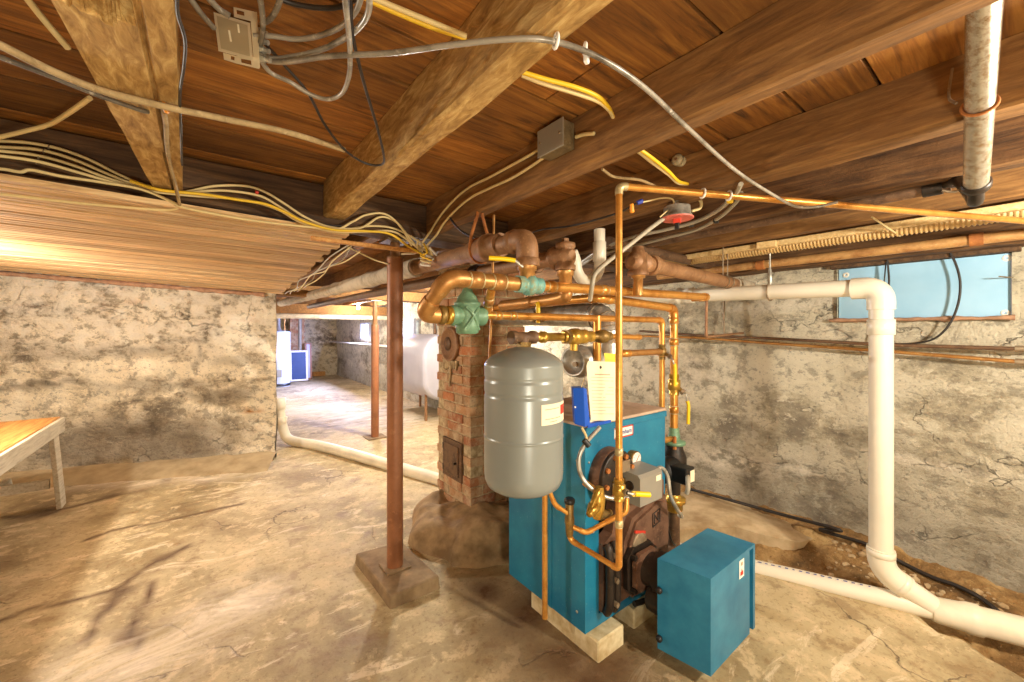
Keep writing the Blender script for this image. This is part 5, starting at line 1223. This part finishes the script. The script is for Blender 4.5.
splate('stamped_text', [(237, 24), (239, 24.5), (240, 33), (238, 32.5)], -.0124, -.012, 'paper'); splate('stamped_text', [(228, 30), (230, 30.5), (232, 42), (230, 41.5)], -.0124, -.012, 'paper')
for k in range(4):
    c = spc+ax_*20*S+ay_*(15-9*k)*S+fw*.01; m_ = MB(); m_.hexn(c, c+ax_*.012, .007); m_.cyl(c+ax_*.012, c+ax_*.022, .0048); m_.build('coax_port', M['galv'], sp_t)
GC = 'loops of cable around the splitter'
cable('coaxial_cable', 'grey cable looping from the splitter low under the boards and back up', 'cable', [spc+ax_*20*S-ay_*12*S]+Zs((270, 72, 1.91), (290, 82, 1.90), (310, 94, 1.89), (328, 99, 1.885), (342, 93, 1.88), (349, 75, 1.875), (350, 50, 1.87), (348, 25, 1.86), (345, 0, 1.86), (343, -30, 1.86)), .0048, 'coax', GC)
cable('coaxial_cable', 'grey cable curving from the splitter up around the right of the loop', 'cable', [spc+ax_*20*S-ay_*4*S]+Zs((270, 58, 1.92), (295, 56, 1.91), (320, 50, 1.9), (345, 38, 1.89), (362, 24, 1.88), (369, 8, 1.875), (368, -15, 1.87)), .0052, 'coax', GC)
cable('coaxial_cable', 'upper pale grey cable bowing from the splitter to the loop top', 'cable', [spc+ax_*20*S+ay_*6*S]+Zs((272, 36, 1.93), (295, 39, 1.93), (318, 36, 1.92), (340, 27, 1.91), (355, 12, 1.90), (362, -6, 1.9)), .005, 'coax', GC)
cable('coaxial_cable', 'worn cable dropping past the right edge of the splitter', 'cable', Zs((258, -12, 1.90), (262, 10, 1.90), (263, 28, 1.905), (260, 46, 1.92)), .0048, 'grey', GC)
cable('coaxial_cable', 'short grey cable curling over the top right of the splitter', 'cable', Zs((282, -8, 1.93), (277, 8, 1.925), (270, 19, 1.93), (262, 24, 1.94)), .0048, 'grey', GC)
cable('coaxial_cable', 'thin dark cable hanging from the loops to the side of the pale hewn joist', 'cable', Zs((262, 40, 1.94), (285, 66, 1.93), (308, 93, 1.91), (325, 125, 1.88), (345, 150, 1.862), (365, 163, 1.858), (380, 165, 1.857), (384, 158, 1.857), (378, 130, 1.862), (366, 90, 1.87), (358, 60, 1.88), (352, 30, 1.88), (350, -10, 1.88)), .0034, 'blackcable', GC)
cable('coaxial_cable', 'dark cable crossing the top edge behind the looped cables', 'cable', Zs((268, -6, 1.97), (295, 4, 1.97), (325, 8, 1.965), (345, 5, 1.96), (362, -6, 1.96)), .0048, 'blackcable', GC)
cable('coaxial_cable', 'grey cable entering the left of the splitter from the top edge', 'cable', [on_z(186, -8, 1.93), on_z(200, 12, 1.93), on_z(214, 28, 1.93)], .0050, 'grey', GC)
cable('coaxial_cable', 'pale cable entering the top of the splitter from the top edge', 'cable', [on_z(205, -6, 1.95), on_z(218, 8, 1.95), on_z(230, 16, 1.945)], .0056, 'coax', GC)
cable('cable', 'thin dark cable running down the right side of the broad split joist', 'cable', Zs((177, -5, 1.865), (178, 15, 1.864), (185, 40, 1.863), (184, 65, 1.863), (180, 95, 1.863), (181, 130, 1.863), (182, 165, 1.863)), .003, 'blackcable')
# cloth-covered old cables, left
cable('cloth_cable', 'thick cloth-covered cable crossing under the broad split joist', 'cable', Zs((-30, 33, 1.87), (0, 45, 1.866), (50, 70, 1.862), (100, 90, 1.858), (150, 103, 1.856), (176, 109, 1.857), (230, 120, 1.868), (290, 133, 1.87), (345, 150, 1.865)), .0078, 'oldcable')
cable('cloth_cable', 'thinner dark cloth cable running just below the thick one at far left', 'cable', Zs((-30, 45, 1.88), (0, 57, 1.876), (50, 76, 1.87), (100, 96, 1.862), (140, 110, 1.86), (148, 112, 1.864)), .005, 'darkcloth' if 'darkcloth' in M else 'grey')
c = on_z(166, 107, 1.862); o = MB().ring(c, (.8, -.3, 0), .010, .004, 14, 6).build('cable_staple', M['orange']); tag(o, 'orange staple holding the thick cloth cable to the broad split joist', 'cable staple')
cable('cloth_cable', 'short cloth cable dropping down the broad joist to the cream cables', 'cable', Zs((164, 112, 1.857), (166, 125, 1.859), (167, 145, 1.861), (170, 165, 1.862), (176, 188, 1.84), (180, 206, 1.81)), .0055, 'oldcable')
cable('cloth_cable', 'pale cloth cable looping from the far left edge up to the broad joist', 'cable', Zs((-20, 142, 1.90), (0, 137, 1.91), (25, 131, 1.93), (50, 124, 1.95), (70, 112, 1.95), (90, 98, 1.955)), .0062, 'cream')
cable('cloth_cable', 'yellowish cable running from the top edge to the left side of the broad joist', 'cable', Zs((22, -8, 1.97), (40, 15, 1.96), (55, 33, 1.94), (68, 48, 1.93)), .0062, 'cream')
# cream cables along the girder
GW = 'cream cables along the girder above the plank ceiling'
gy = 1.955
def gp2(pts, off=0): return [on_y(x, y, gy-off) for x, y in pts]
W_ = [[(-40, 139), (0, 141), (30, 143), (60, 149), (90, 160), (120, 175), (145, 185), (175, 191), (200, 193), (235, 199), (265, 205), (290, 215), (315, 224), (345, 229), (370, 226), (392, 228), (410, 236), (425, 246)],
      [(-40, 145), (0, 147), (40, 150), (75, 160), (110, 175), (140, 186), (175, 193), (190, 191), (215, 186), (245, 186), (265, 192), (285, 204), (305, 217), (330, 227), (360, 228), (380, 217), (396, 222), (408, 236), (416, 246)],
      [(-40, 149), (0, 151), (40, 156), (75, 166), (110, 179), (145, 188), (180, 193), (205, 191), (230, 191), (260, 196), (280, 207), (302, 220), (335, 229), (352, 222), (366, 215), (385, 214), (400, 226), (412, 246)],
      [(-40, 153), (0, 156), (40, 162), (80, 173), (115, 183), (150, 191), (185, 195), (210, 197), (245, 200), (275, 208), (300, 222), (330, 231), (360, 232), (390, 231), (405, 238), (420, 250)],
      [(-40, 168), (0, 169), (20, 172), (31, 170), (60, 176), (100, 182), (140, 189), (170, 201), (182, 207), (215, 214), (250, 220), (290, 225), (320, 228)]]
LB = ['topmost cream cable with a yellow sheath glint along the girder', 'cream cable arching highest between the broad joist and the pale hewn joist', 'cream cable with the middle arch along the girder', 'lowest-arched cream cable of the bundle along the girder', 'separate lowest cream cable along the top edge of the plank ceiling']
for i, w_ in enumerate(W_):
    cable('romex_cable' if False else 'electrical_cable', LB[i], 'cable', gp2(w_, .012*i), .0052, 'cream', GW)
cable('electrical_cable', 'yellow cable lying among the cream cables along the girder', 'cable', gp2([(130, 181), (160, 190), (200, 194), (240, 200), (265, 204), (285, 212), (305, 222), (335, 230), (365, 231), (390, 234), (408, 246), (425, 256)], .062), .0056, 'yellow', GW)
cable('electrical_cable', 'cream cable lying across the planks below the girder at far left', 'cable', [on_y(-30, 191, 1.93), on_y(0, 194, 1.94), on_y(60, 201, 1.945), on_y(110, 206, 1.945), on_y(165, 210, 1.94), on_y(178, 208, 1.92)], .005, 'cream')
for k, (x, y) in enumerate(((49, 147), (44, 151), (39, 157), (37, 162))):
    c = on_y(x, y, gy-.01*k); o = MB().ring(c, (1, 0, -.25), .0068, .0018, 12, 5).build('cable_staple', M['steel']); tag(o, 'small steel staple over a cream cable, left of the broad split joist', 'cable staple', 'steel staples on the cream cables')
c = on_y(257, 192, gy-.03); o = MB().lathe(c-V((.006, 0, 0)), (1, 0, -.3), [(0, .006), (.002, .0072), (.01, .0072), (.012, .006)], 12).build('cable_tag', M['redmark']); tag(o, 'tiny red tag clipped on an arched cream cable', 'tag')
# yellow and cream pair through the joists
GY = 'yellow and cream pair through the joists'
y_ = lambda pp, z, dz=0: [on_z(x, y, z) for x, y in pp]
for nm, mat, dy in (('yellow', 'yellow', 0), ('cream', 'cream', -5)):
    cable('electrical_cable', '%s cable entering the left side of the pale hewn joist at top' % nm, 'cable', y_([(340, -18+dy*.6), (368, -1+dy*.8), (400, 14+dy), (432, 27+dy), (466, 38+dy*.4)], 1.94), .0052, mat, GY)
for nm, mat, dy in (('yellow', 'yellow', 0), ('cream', 'cream', 6)):
    cable('electrical_cable', '%s cable hanging between the pale joist and the zinc box joist' % nm, 'cable', Zs((522, 72+dy*.5, 1.94), (545, 79+dy*.8, 1.93), (575, 87+dy, 1.925), (597, 96+dy*.8, 1.925), (608, 107+dy*.3, 1.93), (613, 117, 1.945)), .0056, mat, GY)
    cable('electrical_cable', '%s cable hanging between the zinc box joist and the knob joist' % nm, 'cable', Zs((638, 148+dy*.5, 1.92), (652, 158+dy*.7, 1.905), (668, 171+dy*.5, 1.90), (678, 181+dy*.3, 1.90), (688, 184, 1.91)), .006, mat, GY)
# zinc junction box on the second joist
jb = on_x(562, 143, .93)
jt = thing('junction_box', 'small dull zinc junction box on the side of the dark joist', 'junction box', jb)
MB().box(jb+V((-.025, 0, 0)), (.05, .115, .085), None, .005, 2).build('box_body', M['metalbox'], jt)
MB().box(jb+V((-.053, 0, 0)), (.005, .122, .09), None, .002).build('cover_plate', M['greybox'], jt)
for dy in (-.045, .045): MB().lathe(jb+V((-.055, dy, .0)), (-1, 0, 0), [(0, .005), (.003, .004)], 10).build('cover_screw', M['steel'], jt)
for dz in (-.02, .02): MB().cyl(jb+V((-.025, .05, dz)), jb+V((-.025, .08, dz)), .010, None, 12).build('cable_clamp', M['galv'], jt)
JX = .925
cable('electrical_cable', 'upper of two cream cables running down the joist from the zinc box', 'cable', [on_x(x, y, JX) for x, y in ((546, 145), (530, 155), (512, 165), (490, 177), (470, 187), (455, 199), (441, 215), (430, 232), (420, 246))], .0055, 'cream', 'cream cables from the zinc box')
cable('electrical_cable', 'lower of two cream cables running down the joist from the zinc box', 'cable', [on_x(x, y, JX-.004) for x, y in ((546, 156), (530, 167), (512, 178), (490, 188), (472, 197), (458, 208), (444, 223), (434, 238), (418, 252), (402, 254))], .0055, 'cream', 'cream cables from the zinc box')
cable('electrical_cable', 'short cream cable leaving the right side of the zinc box', 'cable', [on_x(x, y, JX) for x, y in ((576, 137), (584, 134.5), (594, 133.5))], .006, 'cream')
# porcelain knob
kn = on_x(682, 162, 1.475); kt = thing('porcelain_knob', 'round porcelain insulator knob on the side of the joist', 'insulator', kn)
MB().lathe(kn, (-1, 0, 0), [(0, .018), (.012, .02), (.015, .014), (.022, .014), (.025, .022), (.04, .021), (.044, .012)], 18).build('knob_body', M['porcelain'], kt)
MB().lathe(kn+V((-.044, 0, 0)), (-1, 0, 0), [(0, .006), (.004, .005)], 10).build('nail_head', M['rust'], kt)
# red emergency switch
rsw = on_z(677, 219, 1.80); rt_ = thing('emergency_switch', 'round galvanised ceiling box with red switch plate and black toggle', 'switch', rsw)
MB().lathe(rsw+V((0, 0, .048)), (0, 0, -1), [(0, .05), (.035, .052), (.036, .057), (.044, .057)], 24).build('octagon_box', M['galv'], rt_)
MB().lathe(rsw+V((0, 0, .004)), (0, 0, -1), [(0, .062), (.004, .062), (.005, .06)], 28).build('switch_plate', M['red'], rt_)
MB().box(rsw+V((0, 0, -.008)), (.022, .03, .018), .5, .002).build('switch_neck', M['redmark'], rt_)
MB().box(rsw+V((0, 0, -.028)), (.016, .018, .026), .5, .003).build('toggle', M['black'], rt_)
MB().cyl(rsw+V((0, 0, .046)), V((rsw.x-.0, rsw.y, 1.90)), .012).build('box_stem', M['galv'], rt_)
# grey conduits from the switch down to the boiler
sd = rsw.x*SA+rsw.y*CA
cable('flexible_conduit', 'grey conduit slanting from the red switch down behind the thin riser', 'conduit', [at_d(663, 219, sd), at_d(648, 230, sd-.05), at_d(628, 246, sd-.1), at_d(606, 263, sd-.12), at_d(595, 274, sd-.12), at_d(592, 286, sd-.12), at_d(590, 300, sd-.05)], .0088, 'ltgrey')
cable('electrical_cable', 'thin cream wire looping above the red switch to the wire connectors', 'cable', [at_d(660, 217, sd-.02), at_d(673, 205, sd-.02), at_d(672, 199, sd-.02), at_d(662, 198, sd-.04), at_d(648, 201, sd-.06), at_d(638, 203, sd-.08)], .0032, 'cream')
cable('electrical_cable', 'thick cream cable curling from the right of the red switch to the copper pipe', 'cable', [at_d(692, 211, sd), at_d(700, 208, sd), at_d(701, 202, sd), at_d(697, 197, sd)], .0062, 'cream')
wn = at_d(637, 203, sd-.08); wt = thing('wire_connector', 'orange and blue wire connectors hanging left of the red switch', 'wire connector', wn)
MB().lathe(wn+V((-.02, .01, -.005)), (.1, 0, -1), [(0, .007), (.03, .009), (.034, .005)], 12).build('orange_cap', M['orange'], wt)
MB().lathe(wn, (.6, -.4, .3), [(0, .008), (.02, .009), (.024, .006)], 12).build('blue_cap', M['inkblue'], wt)
cable('electrical_cable', 'dark wire sagging from the wire connectors along the joist to the left', 'cable', [wn, at_d(620, 212, sd-.05), at_d(595, 220, sd), at_d(570, 226, sd+.1), at_d(540, 230, sd+.2), at_d(518, 238, sd+.4)], .004, 'blackcable')
cable('electrical_cable', 'tan cable bending from the zinc box joist to the top of the thin riser', 'cable', Zs((602, 169, 1.89), (612, 176, 1.885), (622, 178, 1.88), (640, 180, 1.875), (655, 186, 1.87)), .005, 'oldcable')
GPX = 'pair of grey cables sweeping to the knob joist'
for k, lab in ((0, 'upper of the paired light grey cables sweeping behind the thin riser'), (1, 'lower of the paired light grey cables sweeping behind the thin riser')):
    dy = 9*k
    cable('electrical_cable', lab, 'cable', Zs((582, 262+dy*.3, 1.80), (600, 250+dy*.5, 1.815), (630, 238+dy, 1.825), (665, 230+dy*.9, 1.832), (695, 222+dy*.9, 1.838), (718, 210+dy*.9, 1.842), (735, 194+dy, 1.848), (741, 184+dy, 1.855)), .0085, 'ltgrey', GPX)
for x, y in ((691, 224.5), (716, 221), (730, 200)):
    c = on_z(x, y, 1.838); o = MB().box(c, (.03, .022, .02), .4, .004, 2).build('cable_staple', M['black'] if y > 205 else M['yellowpl']); tag(o, 'black clip on the paired light grey cables, right of the red switch' if y > 205 else 'yellow clip on the paired light grey cables below the knob joist', 'cable clip', 'black clips on the grey pair' if y > 205 else None)
cable('electrical_cable', 'short white cable end hanging below the long level copper pipe at right', 'cable', Zs((872, 217, 1.84), (885, 226, 1.83), (900, 236, 1.82)), .004, 'cream')
# black cords at the window and along the wall
cable('cord', 'black cord curving down across the right half of the blue board', 'cord', [on_x(x, y, XW-.06) for x, y in ((948, 249), (955, 262), (960, 280), (959, 300), (952, 320), (941, 334), (928, 341), (905, 344), (880, 343))], .0055, 'blackcable')
cable('cord', 'short black cord hanging over the blue board behind the vent elbow', 'cord', [on_x(x, y, XW-.06) for x, y in ((887, 256), (888, 266), (889, 280), (888, 300), (885, 320), (878, 342))], .005, 'blackcable', None)
o = MB().tube([on_x(886, 262, XW-.05), on_x(884, 283, XW-.05)], .0035, 6, 0).build('cord', M['blackcable']); tag(o, 'thin black cord end beside the short cord over the blue board', 'cord')
o = MB().tube([on_x(999, 276.5, XW-.08), on_x(1013, 277.5, XW-.01)], .003, 6, 0).build('nail', M['steel']); tag(o, 'long nail sticking out at the right edge of the blue board', 'nail')
def on_dirt(x, y, h):
    p = on_z(x, y, .05)
    for _ in range(4): p = on_z(x, y, dirt_pt(p.x, p.y).z+h)
    return p
gh = [dirt_pt(x, y)+V((0, 0, h)) for x, y, h in ((3.06, .82, .05), (3.09, .6, .03), (3.10, .45, .022), (3.08, .33, .02), (3.05, .24, .02), (3.0, .15, .02), (2.94, .06, .018), (2.88, -.02, .018), (2.82, -.1, .018))]
cable('hose', 'dark grey hose lying on the dirt from the wall to the lower right', 'hose', [on_x(690, 489, XW-.1), on_x(730, 500, XW-.12), on_x(780, 514, XW-.14), on_x(840, 530, XW-.17)]+gh, .011, 'blackcable')
# dangling wires at the plank ceiling edge and post head
GD = 'old wires along the plank ceiling edge'
for k in range(4):
    e_ = [N2.lerp(Q2, t)+V((.02+.02*k+.015*sin(t*20+k*2), 0, -.02-.012*(k % 2)+.012*sin(t*15+k))) for t in lin(.05, .95-.05*k, 8)]
    cable('electrical_cable', 'thin pale wire tangled along the right edge of the plank ceiling', 'cable', e_, .004, 'cream' if k % 2 else 'ltgrey', GD)
o = MB().bb(.36, .86, 1.90, 1.925, 1.745, 1.763, .003).build('wood_strip', M['bench_wood']); tag(o, 'thin brown strip of wood against the near post under the cream cables', 'wood strip')
cable('electrical_cable', 'pale wire hanging from the plank ceiling edge to the near post', 'cable', [at_d(346, 246, 2.2), at_d(360, 253, 2.2), at_d(375, 260, 2.2), at_d(388, 264, 2.15)], .004, 'cream')
GT = 'tangled wires above the wrapped main'
for k in range(5):
    a = at_d(418+3*k, 240+2*k, 1.95); cable('electrical_cable', 'tangled pale wire end hanging right of the near post head', 'cable', [a, a+V((.02+.01*k, .05, -.03)), a+V((.05-.015*k, .08, -.02-.012*k)), a+V((.09-.02*k, .02, -.06-.006*k))], .005, ('cream', 'ltgrey', 'yellow', 'cream', 'white')[k], GT)
cable('electrical_cable', 'dark cable looping over the rusty main beside the strap hanger', 'cable', [at_d(450, 218, 1.85), at_d(458, 228, 1.82), at_d(470, 236, 1.78), at_d(482, 240, 1.74)], .005, 'blackcable')
o = MB().tube([at_d(494, 215, 1.78), at_d(492, 300, 1.78), at_d(490, 345, 1.78), at_d(489, 372, 1.78), at_d(490, 386, 1.78)], .006, 8, 6).build('copper_pipe', M['copper_dull']); tag(o, 'very thin copper tube hanging in front of the brick chimney', 'pipe')
GS = 'wire hangers in the far room'

yv = V((1.30, 1.55, 1.49))
levervalve('ball_valve', 'small valve with an upright yellow lever behind the level pipe left of the flue', at_d(537, 318, 1.78), (1, 0, 0), .018, [at_d(535.5, 311, 1.74), at_d(536.5, 308, 1.73), at_d(537.5, 305, 1.73), at_d(538, 303, 1.73), at_d(538, 323, 1.73)], 'bronze')

# loose stones on the dirt: nobody could count them
random.seed(21); gm = MB()
for i in range(420):
    w = random.uniform(-.3, 1.5); u = random.uniform(edge_base(w)+.06, 3.1); p = dirt_pt(u, w); rr_ = random.choice((.006, .008, .01, .014, .02))*random.uniform(.7, 1.2)
    if abs((u-wyc.x)*fdir.y-(w-wyc.y)*fdir.x) < .08 or (w > .75 and u > 2.75): continue
    b = bmesh.new(); bmesh.ops.create_icosphere(b, subdivisions=1, radius=rr_)
    for q in b.verts: q.co = V((q.co.x*random.uniform(.7, 1.3), q.co.y*random.uniform(.7, 1.3), q.co.z*random.uniform(.5, .9)))+p
    gm.bm(b)
o = gm.build('gravel', M['slab']); tag(o, 'loose gravel and mortar crumbs on the dirt by the right wall', 'gravel'); o['kind'] = 'stuff'

# rubble packing along the top of the left wall, under the planks
rb_ = MB()
def pack(u, w):
    p = WA+WD*u; a = w*2*pi; r = .022+.016*noise.noise(V((u*7, 3, 0)))+.008*noise.noise(V((u*23, a, 1))); e_ = far_e(p.x)
    return p+WN*(.035+r*cos(a)*1.2)+V((0, 0, e_.z-.022+r*sin(a)))
rb_.grid(pack, lin(.1, WL, 120), lin(0, 1, 9)); struct(rb_.build('trim_2', M['redbrick_flat']))
for px, py in ((31, 271.5), (48, 272.5), (65, 274)):
    c = wpx(px, py)+WN*.10; e_ = far_e(c.x); c.z = e_.z+.004
    o = MB().lathe(c, (0, 0, -1), [(0, .022), (.004, .024), (.010, .016), (.012, 0)], 16).build('metal_disc', M['galv']); tag(o, 'small shiny metal disc under the planks at the top of the left wall', 'metal disc', 'shiny discs under the plank ceiling')
